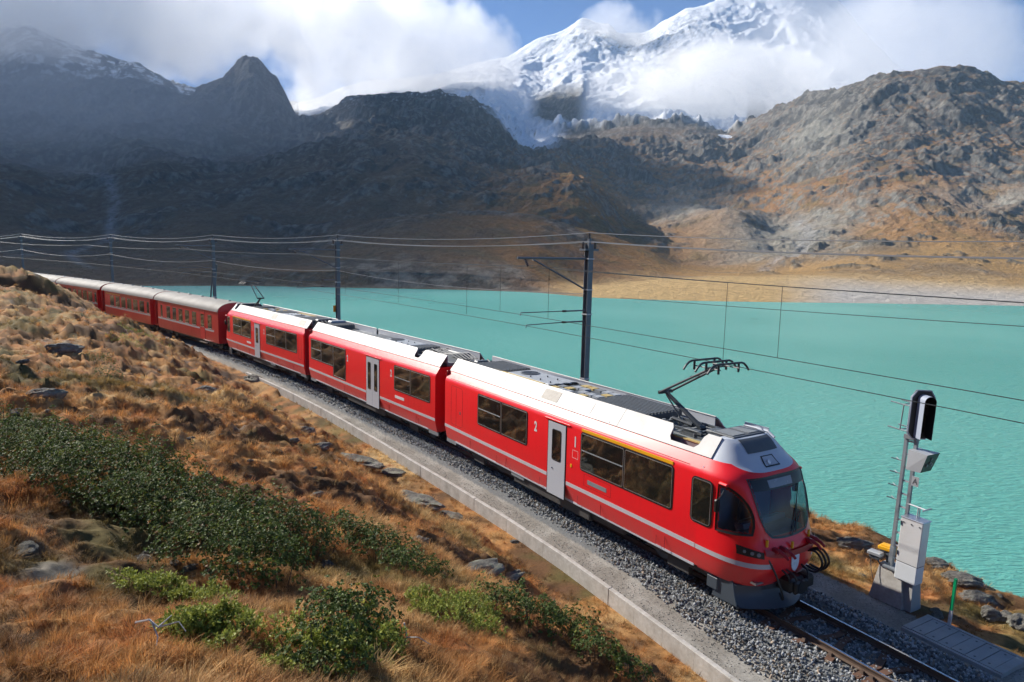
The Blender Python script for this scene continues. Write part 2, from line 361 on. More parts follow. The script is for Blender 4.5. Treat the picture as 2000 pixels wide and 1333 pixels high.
# ------------------------------------------------------------------ mountains round the lake: break lines (pixel column -> height line, distance)
def yh(u): return 486.47+(u-1003.85)*.0214
BL = [   # (distance curve, height-line curve in picture rows, rows of mesh up to the next line)
 ([(-900, 255), (3000, 255)], None, 6),
 (None, [(-900, 600), (-300, 590), (60, 566), (230, 558), (440, 558), (700, 562), (900, 566), (1040, 571), (1160, 581), (1400, 588), (1700, 592), (2000, 597), (2500, 605), (3000, 612)], 26),
 ([(-900, 330), (1000, 345), (1150, 400), (1500, 470), (2000, 430), (3000, 400)], [(-900, 560), (0, 520), (230, 535), (440, 530), (700, 534), (900, 540), (1040, 550), (1160, 556), (1300, 546), (1400, 540), (1600, 540), (1750, 548), (2000, 560), (3000, 570)], 46),
 ([(-900, 450), (0, 470), (700, 520), (1000, 560), (1400, 640), (2000, 620), (3000, 560)], [(-900, 480), (0, 470), (200, 500), (420, 478), (560, 500), (700, 452), (850, 428), (1000, 432), (1150, 460), (1260, 492), (1330, 522), (1400, 532), (1500, 532), (1600, 516), (1700, 494), (1850, 488), (2000, 500), (3000, 495)], 16),
 ([(-900, 500), (0, 520), (700, 620), (1000, 680), (1400, 700), (2000, 680), (3000, 620)], [(-900, 455), (0, 445), (200, 482), (420, 452), (560, 470), (700, 436), (850, 432), (1000, 442), (1150, 470), (1260, 500), (1330, 518), (1400, 520), (1500, 512), (1600, 500), (1700, 478), (1850, 470), (2000, 480), (3000, 470)], 66),
 ([(-900, 800), (0, 820), (700, 900), (1000, 920), (1110, 900), (1250, 1050), (1420, 950), (1560, 900), (1750, 860), (2000, 850), (3000, 800)], [(-900, 340), (0, 340), (180, 372), (300, 350), (450, 372), (620, 345), (780, 330), (930, 372), (1030, 358), (1090, 350), (1150, 372), (1210, 438), (1260, 445), (1330, 430), (1400, 414), (1440, 420), (1500, 452), (1560, 440), (1650, 415), (1760, 400), (1880, 412), (2000, 395), (3000, 380)], 14),
 ([(-900, 900), (0, 920), (700, 1020), (1000, 1050), (1110, 1080), (1250, 1200), (1420, 1100), (1560, 1000), (1750, 950), (2000, 930), (3000, 900)], [(-900, 330), (0, 322), (180, 350), (300, 330), (450, 352), (620, 330), (780, 318), (930, 365), (1030, 375), (1090, 388), (1150, 398), (1210, 412), (1260, 415), (1330, 418), (1400, 430), (1440, 428), (1500, 432), (1560, 412), (1650, 385), (1760, 370), (1880, 372), (2000, 365), (3000, 350)], 84),
 ([(-900, 1300), (0, 1350), (500, 1400), (1000, 1550), (1400, 1700), (1700, 1250), (2000, 1150), (3000, 1100)], [(-900, 240), (0, 235), (110, 222), (250, 232), (350, 240), (450, 262), (560, 290), (640, 280), (760, 262), (880, 265), (960, 300), (1020, 320), (1080, 310), (1150, 335), (1260, 352), (1340, 345), (1420, 335), (1480, 322), (1560, 300), (1700, 282), (1850, 290), (2000, 300), (3000, 270)], 70),
 ([(-900, 1700), (0, 1750), (500, 1650), (620, 1900), (1000, 2100), (1400, 2100), (1700, 1500), (2000, 1450), (3000, 1400)], [(-900, 200), (0, 196), (110, 190), (180, 186), (240, 180), (300, 181), (345, 196), (385, 210), (410, 188), (440, 178), (470, 160), (485, 140), (500, 133), (520, 140), (535, 158), (560, 192), (592, 246), (640, 238), (690, 214), (760, 206), (850, 205), (910, 210), (950, 226), (985, 262), (1010, 292), (1035, 296), (1070, 288), (1150, 276), (1250, 262), (1330, 262), (1400, 274), (1440, 252), (1500, 222), (1600, 190), (1700, 168), (1760, 160), (1820, 152), (1870, 162), (1908, 182), (1960, 187), (2000, 196), (2200, 210), (3000, 190)], 14),
 ([(-900, 1950), (0, 2000), (500, 1950), (620, 2250), (1000, 2500), (1400, 2500), (1700, 1900), (2000, 1800), (3000, 1800)], [(-900, 230), (110, 215), (300, 215), (400, 240), (500, 220), (592, 270), (640, 250), (850, 225), (950, 232), (1010, 266), (1040, 262), (1120, 255), (1250, 248), (1400, 266), (1500, 260), (1600, 250), (1800, 230), (2000, 260), (3000, 260)], 60),
 ([(-900, 2700), (300, 2700), (620, 3100), (1000, 3200), (1400, 3200), (1700, 2800), (3000, 2800)], [(-900, 120), (-100, 90), (0, 96), (90, 84), (150, 108), (210, 132), (300, 152), (380, 190), (440, 200), (592, 232), (640, 228), (760, 196), (850, 180), (930, 168), (1000, 172), (1040, 178), (1100, 166), (1200, 158), (1300, 152), (1400, 168), (1480, 200), (1600, 240), (1800, 260), (2000, 290), (3000, 300)], 66),
 ([(-900, 4000), (3000, 4000)], [(-900, 200), (100, 190), (592, 215), (700, 180), (850, 165), (940, 140), (975, 136), (1000, 122), (1040, 98), (1075, 88), (1100, 76), (1120, 65), (1145, 70), (1165, 74), (1190, 92), (1225, 92), (1262, 74), (1300, 52), (1380, 30), (1440, 20), (1500, 8), (1560, 20), (1640, 90), (1760, 190), (1900, 230), (1945, 196), (1970, 178), (1985, 170), (2010, 164), (2100, 140), (2300, 160), (3000, 150)], 8),
 ([(-900, 4700), (3000, 4700)], [(-900, 420), (3000, 420)], 0)]
_u = np.concatenate([np.arange(-880, -60, 12.), np.arange(-60, 2060, 2.6), np.arange(2060, 2900, 12.)])
dd_, zz_ = [], []
kx = (FPX*0 + (_u-1000))                             # lateral ratio from the ray at the horizon row
Dl, Zl = [], []
for dc, yc, nr in BL:
    yrow = None if yc is None else pch([a for a, b in yc], [b for a, b in yc], _u)
    if dc is None: D = (CAM_H-LAKE_Z)*FPX/(yrow-yh(_u)); z = np.full(len(_u), LAKE_Z)
    else:
        D = pch([a for a, b in dc], [b for a, b in dc], _u)
        z = np.full(len(_u), LAKE_Z-6.) if yc is None else CAM_H - (yrow-yh(_u))/FPX*D*1.0
    Dl.append(D); Zl.append(z)
rowsD, rowsZ, rowsK = [], [], []
for k in range(len(BL)-1):
    n = BL[k][2]
    for j in range(n):
        f = j/n; rowsD.append(Dl[k]+(Dl[k+1]-Dl[k])*f); rowsZ.append(Zl[k]+(Zl[k+1]-Zl[k])*f); rowsK.append(k+f)
rowsD.append(Dl[-1]); rowsZ.append(Zl[-1]); rowsK.append(len(BL)-1.)
MD = np.array(rowsD); MZ = np.array(rowsZ); MK = np.array(rowsK)[:, None]+0*MD; MU = _u[None, :]+0*MD
MX = MD*((MU-1000)/FPX*1.008)*.9997; MY = MD
# soften the break lines along each column, then relief
for _ in range(3):
    s_ = MZ.copy(); s_[1:-1] = .25*MZ[:-2]+.5*MZ[1:-1]+.25*MZ[2:]
    keep = (np.abs(MK-round(0)) < 1.5) | (np.abs(MK-8) < .2) | (np.abs(MK-11) < .2)
    MZ = np.where(keep, MZ, s_)
warpx = fbm(MX/420, MY/420, 3, 101)*130; warpy = fbm(MX/420, MY/420, 3, 107)*130
px_ = MD/FPX
land = sstep(1.0, 2.4, MK)
flat = np.clip(sstep(1150, 1350, MU)*(1-sstep(2.6, 3.6, MK))+0, 0, 1)
big = fbm((MX+warpx)/260, (MY+warpy)/260, 5, 111, .52, True)
mid = fbm((MX+warpx*.4)/70, (MY+warpy*.4)/70, 5, 117, .55, True)
fine = fbm(MX/16, MY/16, 4, 123, .6, True)
lowa = sstep(2.0, 5.0, MK)
snowreg = sstep(8.6, 9.6, MK)
crag = sstep(.02, .42, fbm((MX+warpx*.6)/95, (MY+warpy*.6)/95, 5, 119, .6)+.12*big)
lean = sstep(1000, 1500, MU)
relief = (big-.15)*px_*24*lowa + (mid-.1)*px_*(6+2.5*lowa)*(1-.35*snowreg) + fine*px_*1.7*(1-.4*snowreg)
relief += crag*px_*(8+2*lean)*sstep(2.2, 3.4, MK)*(1-.7*snowreg)*(1+.25*fine)
gul = fbm((MX+warpx*.5)/26, (MY+warpy*.5)/190, 4, 151, .55, True)
relief += (gul-.2)*px_*5.5*sstep(3.6, 5, MK)*(1-.6*snowreg)
relief = np.where(MK > 9, .7*relief*np.clip(1500/MD+.35, 0, 1.), relief)
crest = np.exp(-((MK-8)/.35)**2)*np.where((MU > 980) & (MU < 1480), .85, .45)+np.exp(-((MK-11)/.3)**2)*.55
moraine = np.exp(-(((MU-1400)/170)**2+((MK-5)/1.2)**2))
MZ = MZ + relief*land*(1-.72*flat)*(1-crest)*(1-.6*moraine)
MZ = np.where(MK < 1, np.minimum(MZ, LAKE_Z-.05), np.where(MK > 1.6, np.maximum(MZ, LAKE_Z+.1), MZ))
# colours by slope, height, noise
gx = np.gradient(MZ, axis=1)/np.maximum(np.gradient(MX, axis=1), .1); gy = np.gradient(MZ, axis=0)/np.maximum(np.gradient(MY, axis=0), .1)
slope = np.hypot(gx, np.clip(gy, -3, 3))
n1_ = fbm(MX/120, MY/120, 5, 131); n2_ = fbm(MX/35, MY/35, 5, 137); n3_ = fbm(MX/9, MY/9, 4, 141)
rock = np.array((.085, .080, .075)); rockl = np.array((.22, .205, .18)); grass = np.array((.29, .145, .05)); dry = np.array((.40, .25, .105)); olive = np.array((.13, .12, .06)); scree = np.array((.30, .29, .25)); snow = np.array((.86, .88, .92)); sand = np.array((.46, .40, .32)); rust = np.array((.20, .095, .045))
Cm = np.tile(rock, (*MZ.shape, 1)); Cm += (rockl-rock)*sstep(-.1, .4, n3_+.5*n2_+.5*gul-.2)[..., None]*.95
high = sstep(5.2, 8.0, MK)
gm = (1-(.85-.40*lean)*crag)*sstep(.98-.15*high, .50-.25*high, slope+.35*n2_+.30*n3_+.2*n1_)*(1-sstep(6.8, 8.6, MK)*np.where(MU > 1400, .55, 1.))
gc = grass+(rust-grass)*sstep(-.1, .4, n1_)[..., None]*.8; gc = gc+(olive-gc)*(sstep(.0, .4, -n2_)*.55)[..., None]
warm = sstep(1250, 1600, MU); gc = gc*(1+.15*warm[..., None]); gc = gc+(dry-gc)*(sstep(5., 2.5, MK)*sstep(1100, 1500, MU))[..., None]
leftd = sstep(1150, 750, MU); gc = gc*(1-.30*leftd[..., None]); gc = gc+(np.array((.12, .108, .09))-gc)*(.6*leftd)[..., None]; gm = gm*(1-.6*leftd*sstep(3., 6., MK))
Cm += (gc-Cm)*gm[..., None]
def blob(u0, k0, su, sk, p=2): return np.exp(-(np.abs((MU-u0)/su)**p+np.abs((MK-k0)/sk)**p))
sc = np.clip(blob(1960, 5.3, 190, .9)+blob(1560, 4.9, 110, .8)+blob(1320, 5.6, 90, .8)+blob(1480, 4.2, 120, .7)*.8+blob(1560, 7.0, 60, .5)*.8+blob(1660, 3.4, 80, .35)*.8, 0, 1)*sstep(-.35, .25, n2_+.6*n1_+.35)
Cm += (scree*(1+.25*n3_[..., None])-Cm)*(sc*.85)[..., None]
outc = sstep(.22, .42, n2_+.35*n1_+.2*n3_)*sstep(2.1, 2.5, MK)*(1-sstep(4.2, 5, MK))*sstep(1380, 1560, MU)
MZ = MZ+outc*px_*5*(1+.6*fine); Cm += (np.array((.13, .125, .105))*(1+.5*n3_[..., None])-Cm)*(outc*.9)[..., None]
# beach and delta
bc = np.array((.55, .38, .18)); bd = np.array((.50, .47, .43))
beach = sstep(.9, 1.02, MK)*(1-sstep(1.85, 2.3, MK+.25*n2_))*sstep(1020, 1150, MU)
bcol = bc+(bd-bc)*(sstep(1480, 1640, MU+60*n1_)*sstep(2.3, 1.2, MK))[..., None]
Cm += (bcol*(1+.12*n3_[..., None])-Cm)*beach[..., None]
shore = np.exp(-((MK-1.06)/.10)**2)*(MU < 1150); Cm += (np.array((.25, .20, .14))-Cm)*(shore*.7)[..., None]
for bu, bk0, bk1, wd in ((195, 2, 6.2, 14), (1520, 2.6, 5.4, 16)):
    path = bu+40*np.sin(MK*1.7)+30*n1_; st_ = np.exp(-((MU-path)/wd)**2)*sstep(bk0, bk0+.3, MK)*(1-sstep(bk1-.4, bk1, MK))
    Cm += (np.array((.36, .36, .37))-Cm)*(st_*.45*sstep(-.3, .2, n3_+.2))[..., None]
# snow and ice
sn = np.where((MU > 940) & (MU < 1430), sstep(8.35, 8.75, MK+.2*n2_), sstep(9.1, 9.7, MK))*sstep(2.2, .9, slope*.55+.55*n3_+.25*n2_)
sn = np.where(MU < 592, sn*sstep(.0, .28, n2_+.45*n1_+.35*n3_+.02), sn)
tongue = sstep(1105, 1060, MU+30*n2_)*sstep(930, 975, MU+26*n2_-(8-MK)*60)*sstep(7.15, 7.35, MK+.18*n2_)*(1-sstep(9.3, 9.6, MK))
sn = np.maximum(sn, tongue*sstep(-.55, -.2, n3_))
isle = np.clip(blob(1078, 9.25, 50, .45, 4)+blob(1290, 10.0, 26, .22)+blob(640, 9.8, 0.1, .1)+blob(822, 10.0, 18, .2), 0, 1); sn *= 1-np.clip(isle*1.3-.12+.4*n3_*isle, 0, 1)
sn = np.maximum(sn, sstep(.30, .42, n3_+.3*n2_)*sstep(7.4, 8, MK)*(MU > 600)*(MU < 1000)*.8)
sn = np.maximum(sn, np.exp(-(((MU-1392)/14)**2+((MK-7.9)/.09)**2)) > .4)
rockface = blob(1230, 10.55, 130, .30)+blob(1110, 10.75, 70, .2)*.5; sn = sn*(1-np.clip(rockface*sstep(-.05, .25, n3_*.8+n2_*.6), 0, 1)*.9)
snc = snow-np.array((.10, .06, .02))*sstep(.0, .5, n2_)[..., None]
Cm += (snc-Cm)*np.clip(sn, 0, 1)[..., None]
m_mount = attr_mat('mountain_ground', .95, (1.0, 6.0, (.13, .8), (.55, .35)), .5, .25, spec=.08)
nr_, nc_ = MZ.shape; I = np.arange(nr_*nc_).reshape(nr_, nc_)
def mount(name, k0, k1):
    r0 = int(np.argmax(np.array(rowsK) >= k0-1e-6)); r1 = int(np.argmax(np.array(rowsK) >= k1-1e-6)) if k1 < len(BL)-1 else nr_-1
    sub = I[r0:r1+1]-I[r0, 0]; F = np.stack([sub[:-1, :-1], sub[:-1, 1:], sub[1:, 1:], sub[1:, :-1]], -1).reshape(-1, 4)
    sl = slice(r0, r1+1); V = np.stack([MX[sl].ravel(), MY[sl].ravel(), MZ[sl].ravel()], 1)
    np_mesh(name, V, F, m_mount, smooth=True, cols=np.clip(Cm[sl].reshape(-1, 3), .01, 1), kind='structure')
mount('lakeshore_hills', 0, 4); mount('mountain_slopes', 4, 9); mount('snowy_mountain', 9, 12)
# ------------------------------------------------------------------ train
m = NT('red_paint'); n = m.noise(1.2, 8, .65); st = m.noise(1.0, 6, .6, vec=m.node('ShaderNodeMapping', {'Vector': m.coord(), 'Scale': (7., 7., .5)}).outputs[0])
zz = m.node('ShaderNodeSeparateXYZ', {0: m.coord()}).outputs['Z']
dust = m.math('MULTIPLY', m.node('ShaderNodeMapRange', {'Value': m.math('ADD', zz, m.math('MULTIPLY', st, .9)), 'From Min': 1.75, 'From Max': 1.0, 'To Min': 0., 'To Max': .42}, clamp=True).outputs[0], m.ramp(n, [(.3, (.5,)*3), (.7, (1,)*3)]))
c = m.mix(m.math('MULTIPLY', m.ramp(st, [(.5, (0, 0, 0)), (.75, (1, 1, 1))]), .14), (.84, .010, .018), (.55, .018, .02))
m.set(color=m.mix(dust, c, (.30, .10, .07)), rough=m.math('ADD', m.math('MULTIPLY', st, .15), .26), coat=.22); M_red = m.mat
M_dred = paint('coach_red', (.56, .022, .024), .36, .35, coat=.2, scale=1.1, dcol=(.38, .035, .026))
M_wht = paint('white_roof', (.49, .48, .465), .55, .35, scale=1.6, dcol=(.31, .285, .25))
M_cap = paint('grey_white_cap', (.50, .54, .60), .30, .20, coat=.3, scale=2, dcol=(.45, .47, .5))
M_croof = paint('coach_roof', (.20, .19, .175), .75, .6, scale=.9, dcol=(.14, .13, .115))
M_gry = paint('light_grey', (.46, .48, .52), .35, .2, scale=2)
M_strp = paint('stripe_grey', (.50, .48, .50), .35, .2, scale=2)
M_dgr = paint('dark_grey', (.085, .095, .105), .5, .4, scale=5)
M_mgr = paint('mid_grey', (.20, .215, .225), .55, .4, scale=4)
M_blk = paint('black_rubber', (.012, .013, .014), .4, .3, scale=6)
M_bog = paint('bogie_iron', (.045, .043, .042), .65, .6, scale=7, dcol=(.09, .07, .055))
M_yel = paint('yellow_strip', (.80, .40, .012), .35, .1)
M_ylt = paint('walkway_yellow', (.50, .37, .14), .6, .4, scale=6)
M_slv = paint('brushed_metal', (.62, .63, .65), .30, .15, metal=.9, scale=8)
M_num = paint('number_grey', (.66, .64, .64), .4, .05)
M_plo = paint('plough_paint', (.055, .07, .088), .42, .35, scale=3)
M_crm = paint('dark_red_part', (.33, .010, .022), .35, .25, scale=4)
def glass_mat(name, c, ior, rough=.02):
    m = NT(name); n = m.noise(1.3, 3, .5); m.set(color=c, rough=rough, ior=ior, spec=.5); m.bump(n, .03, .02); return m.mat
M_gls = glass_mat('tinted_window', (.010, .011, .010), 2.3)
m = NT('cab_glass'); m.set(color=(.01, .012, .014), rough=.02, ior=1.9)
tr = m.node('ShaderNodeBsdfTransparent', {'Color': (.62, .74, .80, 1)}); mx = m.node('ShaderNodeMixShader', {0: .66, 1: m.b.outputs[0], 2: tr.outputs[0]}); m.l.new(mx.outputs[0], m.out.inputs['Surface']); M_cgl = m.mat

def text_mesh(name, body, size, mat, parent, M, bold=.015, sx=.72, ext=.003):
    cu = bpy.data.curves.new(name, 'FONT'); cu.body = body; cu.size = size; cu.offset = bold; cu.extrude = ext; cu.align_x = 'CENTER'; cu.resolution_u = 4
    t = bpy.data.objects.new(name+'_src', cu); me = bpy.data.meshes.new_from_object(t); bpy.data.objects.remove(t); bpy.data.curves.remove(cu)
    me.name = name; me.materials.clear(); me.materials.append(mat); me.transform(M @ Matrix.Diagonal((sx, 1, 1, 1)))
    return link(name, me, parent)

class Side:                                         # features on the camera-facing flank, placed by distance s from the car's leading end
    def __init__(s, root, L, sg, y=1.325):
        s.root = root; s.O = Vector((L if sg < 0 else 0, sg*y, 0)); s.u = Vector((-sg, 0, 0)); s.v = Vector((0, 0, 1)); s.sg = sg
    def o(s, d): return s.O + Vector((0, s.sg*d, 0))
    def plate(s, name, loop, mat, d=0., th=.008, parent=None):
        mb = MB(); mb.plate(loop, s.o(d), s.u, s.v, th); return mb.build(name, mat, parent or s.root)
    def rect(s, name, s0, s1, z0, z1, mat, d=0., th=.008, r=0, parent=None):
        a0, a1 = -max(s0, s1), -min(s0, s1)
        return s.plate(name, rrect(a0, a1, z0, z1, r) if r else [(a0, z0), (a1, z0), (a1, z1), (a0, z1)], mat, d, th, parent)
    def frame(s, name, s0, s1, z0, z1, w, mat, d=0., th=.01, r=.05, parent=None):
        a0, a1 = -max(s0, s1), -min(s0, s1); mb = MB()
        mb.ring(rrect(a0, a1, z0, z1, r), rrect(a0+w, a1-w, z0+w, z1-w, max(r-w, .01)), s.o(d), s.u, s.v, th); return mb.build(name, mat, parent or s.root)
    def window(s, cuts, z0, z1, r=.07, slide=(), lows=()):
        cuts = sorted(cuts)
        b = s.rect('window', cuts[0]-.05, cuts[-1]+.05, z0-.05, z1+.05, M_blk, 0, .010, r+.03) if not lows else None
        if lows:
            b = s.rect('window', cuts[0]-.05, cuts[-1]+.05, z0-.05, z1+.05, M_blk, 0, .010, r)
            for i in lows: s.rect('window', cuts[i]-.03, cuts[i+1]+.05, lows[i]-.05, z0-.04, M_blk, 0, .010, 0)
        for i in range(len(cuts)-1):
            e0 = cuts[i]+(.035 if i else 0); e1 = cuts[i+1]-(.035 if i < len(cuts)-2 else 0); zz = lows[i] if lows and i in lows else z0
            s.rect('pane', e0, e1, zz, z1, M_gls, .010, .003, r*.8, b)
            s.frame('rim', e0-.012, e1+.012, zz-.012, z1+.012, .016, M_slv, .010, .008, r*.8, b)
            if i in slide: s.rect('transom', e0, e1, zz+(z1-zz)*.52, zz+(z1-zz)*.52+.028, M_mgr, .013, .012, 0, b)
        return b
    def door(s, s0, s1, z0, z1, wins, leaf=1):
        s.rect('door_frame', s0-.03, s1+.03, z0-.02, z1+.03, M_blk, 0, .006)
        a, b = min(s0, s1), max(s0, s1); w = (b-a)/leaf
        for k in range(leaf):
            d = s.rect('door', a+k*w+.008, a+(k+1)*w-.008, z0, z1, M_gry, .004, .014)
            cx = a+(k+.5)*w; ww = wins[0]/2
            s.frame('window_seal', cx-ww-.025, cx+ww+.025, wins[1]-.025, wins[2]+.025, .03, M_blk, .018, .008, .07, d)
            s.rect('pane', cx-ww, cx+ww, wins[1], wins[2], M_gls, .018, .003, .06, d)
            mb = MB(); p = s.o(.018)+s.u*(-(cx+w*.22))+Vector((0, 0, 1.42)); mb.cyl(p, p+Vector((0, s.sg*.02, 0)), .022, 8); mb.build('handle', M_dgr, d)
        s.rect('rain_rail', s0-.18, s1+.18, z1+.05, z1+.085, M_red, 0, .03)
    def number(s, txt, sm, z, size=.42):
        M = Matrix.Translation(s.o(.004)+s.u*(-sm)+Vector((0, 0, z))) @ Matrix(((s.u.x, 0, 0, 0), (0, 0, s.sg*1.0, 0), (0, 1, 0, 0), (0, 0, 0, 1)))
        return text_mesh('class_number', txt, size, M_num, s.root, M)

PROFILE = [(1.22, .62), (1.30, .98), (1.325, 1.08), (1.325, 2.84), (1.315, 2.91), (1.285, 2.97), (1.277, 2.982), (1.11, 3.215), (1.105, 3.222)]
def prism(profile, x0, x1, close_z=None):
    half = profile; pts = [(-y, z) for y, z in half] + [(y, z) for y, z in reversed(half)]
    V = [(x0, y, z) for y, z in pts]+[(x1, y, z) for y, z in pts]; n = len(pts)
    F = [tuple(range(n)), tuple(range(2*n-1, n-1, -1))]+[(n+i, n+(i+1) % n, (i+1) % n, i) for i in range(n)]
    return V, F

def fairing(root, x0, x1, sgn, notch=None, splits=()):
    """white sloping roof panels on one side, with the U-shaped cut-out beside the pantograph"""
    P0 = Vector((0, sgn*1.098, 3.232)); P1 = Vector((0, sgn*.756, 3.672)); v = (P1-P0); vl = v.length; v = v/vl
    u = Vector((-sgn, 0, 0)) ; cuts = [x0]+sorted(splits)+[x1]
    for a, b in zip(cuts[:-1], cuts[1:]):
        a += .006; b -= .006
        L_ = [(a, 0), (b, 0), (b, vl)]
        if notch and a < notch[0] and b > notch[1]:
            n0, n1 = notch; d = vl*.22
            L_ += [(n1+.06, vl), (n1-.02, vl*.8), (n1-.05, d+.1), (n1-.14, d), (n0+.14, d), (n0+.05, d+.1), (n0+.02, vl*.8), (n0-.06, vl)]
        L_ += [(a, vl)]
        L_ = [(-sgn*p, q) for p, q in L_]
        if sgn > 0: L_ = L_[::-1]
        mb = MB(); mb.plate(L_, P0, u, v, .03); f = mb.build('roof_panel', M_wht, root)
        k = (b-a)
        if k > 1.2 and not (notch and a < notch[0] and b > notch[1]):
            for c_ in (a+k*.25, a+k*.62):
                mb = MB(); w = min(.42, k*.12); q = [(-sgn*p, q_) for p, q_ in rrect(c_-w, c_+w, vl*.18, vl*.82, .03)]
                if sgn > 0: q = q[::-1]
                nn = u.cross(v).normalized()
                mb.plate(q, P0+nn*.03, u, v, .006); mb.build('vent_cover', M_wht if random.random() < .45 else M_vnt, f)
            for c_ in np.arange(a+.12, b-.1, .55):
                mb = MB(); nn = u.cross(v).normalized(); p = P0+u*(-sgn*c_)+v*.05+nn*.03; mb.cyl(p, p+nn*.006, .014, 6); mb.build('bolt', M_dgr, f)
    mb = MB(); mb.add([(x0, sgn*.76, 3.36), (x1, sgn*.76, 3.36), (x1, sgn*.775, 3.655), (x0, sgn*.775, 3.655)], [(0, 1, 2, 3)])
    if not notch: mb.build('inner_upstand', M_gry, root)
    else:
        for a, b in ((x0, notch[0]-.06), (notch[1]+.06, x1)):
            mb = MB(); mb.box(((a+b)/2, sgn*.765, 3.5), (b-a, .02, .29)); mb.build('inner_upstand', M_gry, root)
M_vnt = paint('vent_grille', (.27, .245, .21), .6, .6, scale=14, dcol=(.20, .175, .15))

def ribs(root, x0, x1, z, name='ribbed_cover', mat=None, w=.68, n=11):
    mb = MB(); mb.box(((x0+x1)/2, 0, z-.1), (x1-x0, w*2, .2))
    for k in range(n):
        y = -w+(k+.5)*2*w/n; mb.box(((x0+x1)/2, y, z+.022), (x1-x0-.04, 1.1*w/n, .045))
    return mb.build(name, mat or M_dgr, root)
def fan_panel(root, x0, x1, z, side=-1):
    mb = MB(); mb.box(((x0+x1)/2, .1, z-.08), (x1-x0, 1.1, .16), bev=.02); o = mb.build('fan_unit', M_mgrl, root)
    c = Vector((x0+(x1-x0)*.22, .12, z)); mb = MB(); mb.tube([c, c+Vector((0, 0, .03))], .34, 24); f = mb.build('fan_ring', M_mgr, o)
    mb = MB(); mb.tube([c+Vector((0, 0, .03)), c+Vector((0, 0, .036))], .29, 24); mb.build('fan_grille', M_blk, o)
    mb = MB(); mb.box(((x0+x1)/2-.5, side*.60, z-.06), (x1-x0+.5, .24, .14)); mb.build('walkway_strip', M_ylt, root)
    for k in range(5):
        mb = MB(); p = Vector((x0+(x1-x0)*(.45+.11*k), -.25+.5*(k % 2), z)); mb.cyl(p, p+Vector((0, 0, .05)), .025, 6); mb.build('lifting_eye', M_dgr, o)
M_mgrl = paint('roof_box_grey', (.36, .385, .41), .5, .35, scale=3)
def grating(root, x0, x1, z):
    mb = MB(); mb.box(((x0+x1)/2, 0, z-.12), (x1-x0, 1.36, .2)); o = mb.build('resistor_tray', M_dgr, root)
    r_ = random.Random(4)
    nx = int((x1-x0)/.36)
    for i in range(nx):
        for j in range(4):
            if r_.random() < .22: continue
            mb = MB(); mb.box((x0+.2+i*(x1-x0-.1)/nx, -.5+j*.33, z+.005), (.28, .25, .07)); mb.build('resistor_cover', r_.choice([M_ylt, M_ylt, M_mgrl, M_mgr]), o)

def pantograph(root, xb, up=1, tall=True):
    """folding current collector; xb: where the lower arm is hinged, up=+1 towards the nose"""
    p = link('pantograph', None, root); p.location = (xb, 0, 0)
    knee = Vector((-1.30*up, 0, 4.22)) ; hinge = Vector((0, 0, 3.52)); head = Vector((.36*up, 0, 5.20))
    mb = MB()
    for y in (-.42, .42): mb.box((-.35*up, y, 3.50), (1.5, .06, .06))
    for x in (-1.0, -.35, .25): mb.box((x*up, 0, 3.49), (.06, .9, .06))
    for x in (-.95, .2):
        for y in (-.42, .42):
            for k in range(4): mb.cyl((x*up, y, 3.36+k*.032), (x*up, y, 3.378+k*.032), .06, 10)
    mb.build('base_frame', M_dgr, p)
    mb = MB(); mb.tube([hinge+Vector((0, -.1, 0)), hinge+Vector((0, .1, 0))], .07, 10); mb.tube([hinge, knee], .07, 10, r2=.055); mb.build('lower_arm', M_pan, p)
    mb = MB(); mb.cyl(knee+Vector((0, -.24, 0)), knee+Vector((0, .24, 0)), .05, 10)
    for y in (-.22, .22): mb.tube([knee+Vector((0, y, 0)), head+Vector((0, y*.5, -.06))], .032, 8)
    mb.cyl(knee.lerp(head, .6)+Vector((0, -.16, 0)), knee.lerp(head, .6)+Vector((0, .16, 0)), .015, 6); mb.build('upper_arm', M_pan, p)
    mb = MB(); mb.tube([Vector((-.70*up, .06, 3.54)), knee+Vector((-.02*up, .06, -.1))], .022, 6); mb.tube([Vector((-.9*up, -.1, 3.6)), Vector((-.2*up, -.1, 3.56))], .05, 8); mb.build('link_rod', M_pan, p)
    mb = MB()
    for y in (-.34, .34): mb.tube([head+Vector((-.42, y, -.05)), head+Vector((.42, y, -.05))], .016, 6)
    mb.cyl(head+Vector((0, -.34, -.06)), head+Vector((0, .34, -.06)), .02, 6); mb.build('head_frame', M_pan, p)
    for dx in (-.38, 0, .38):
        mb = MB(); pts = []
        for k in range(17):
            y = -.74+1.48*k/16; e = max(0, abs(y)-.46)/.28
            pts.append(head+Vector((dx, y, .08-.20*e**1.8)))
        mb.tube(pts, .028, 6)
        for y in (-.36, .36): mb.tube([head+Vector((dx, y, .07)), head+Vector((dx, y, -.15))], .03, 6)
        mb.build('contact_bow', M_pan, p)
    return p
M_pan = paint('pantograph_metal', (.035, .042, .05), .4, .4, scale=8)

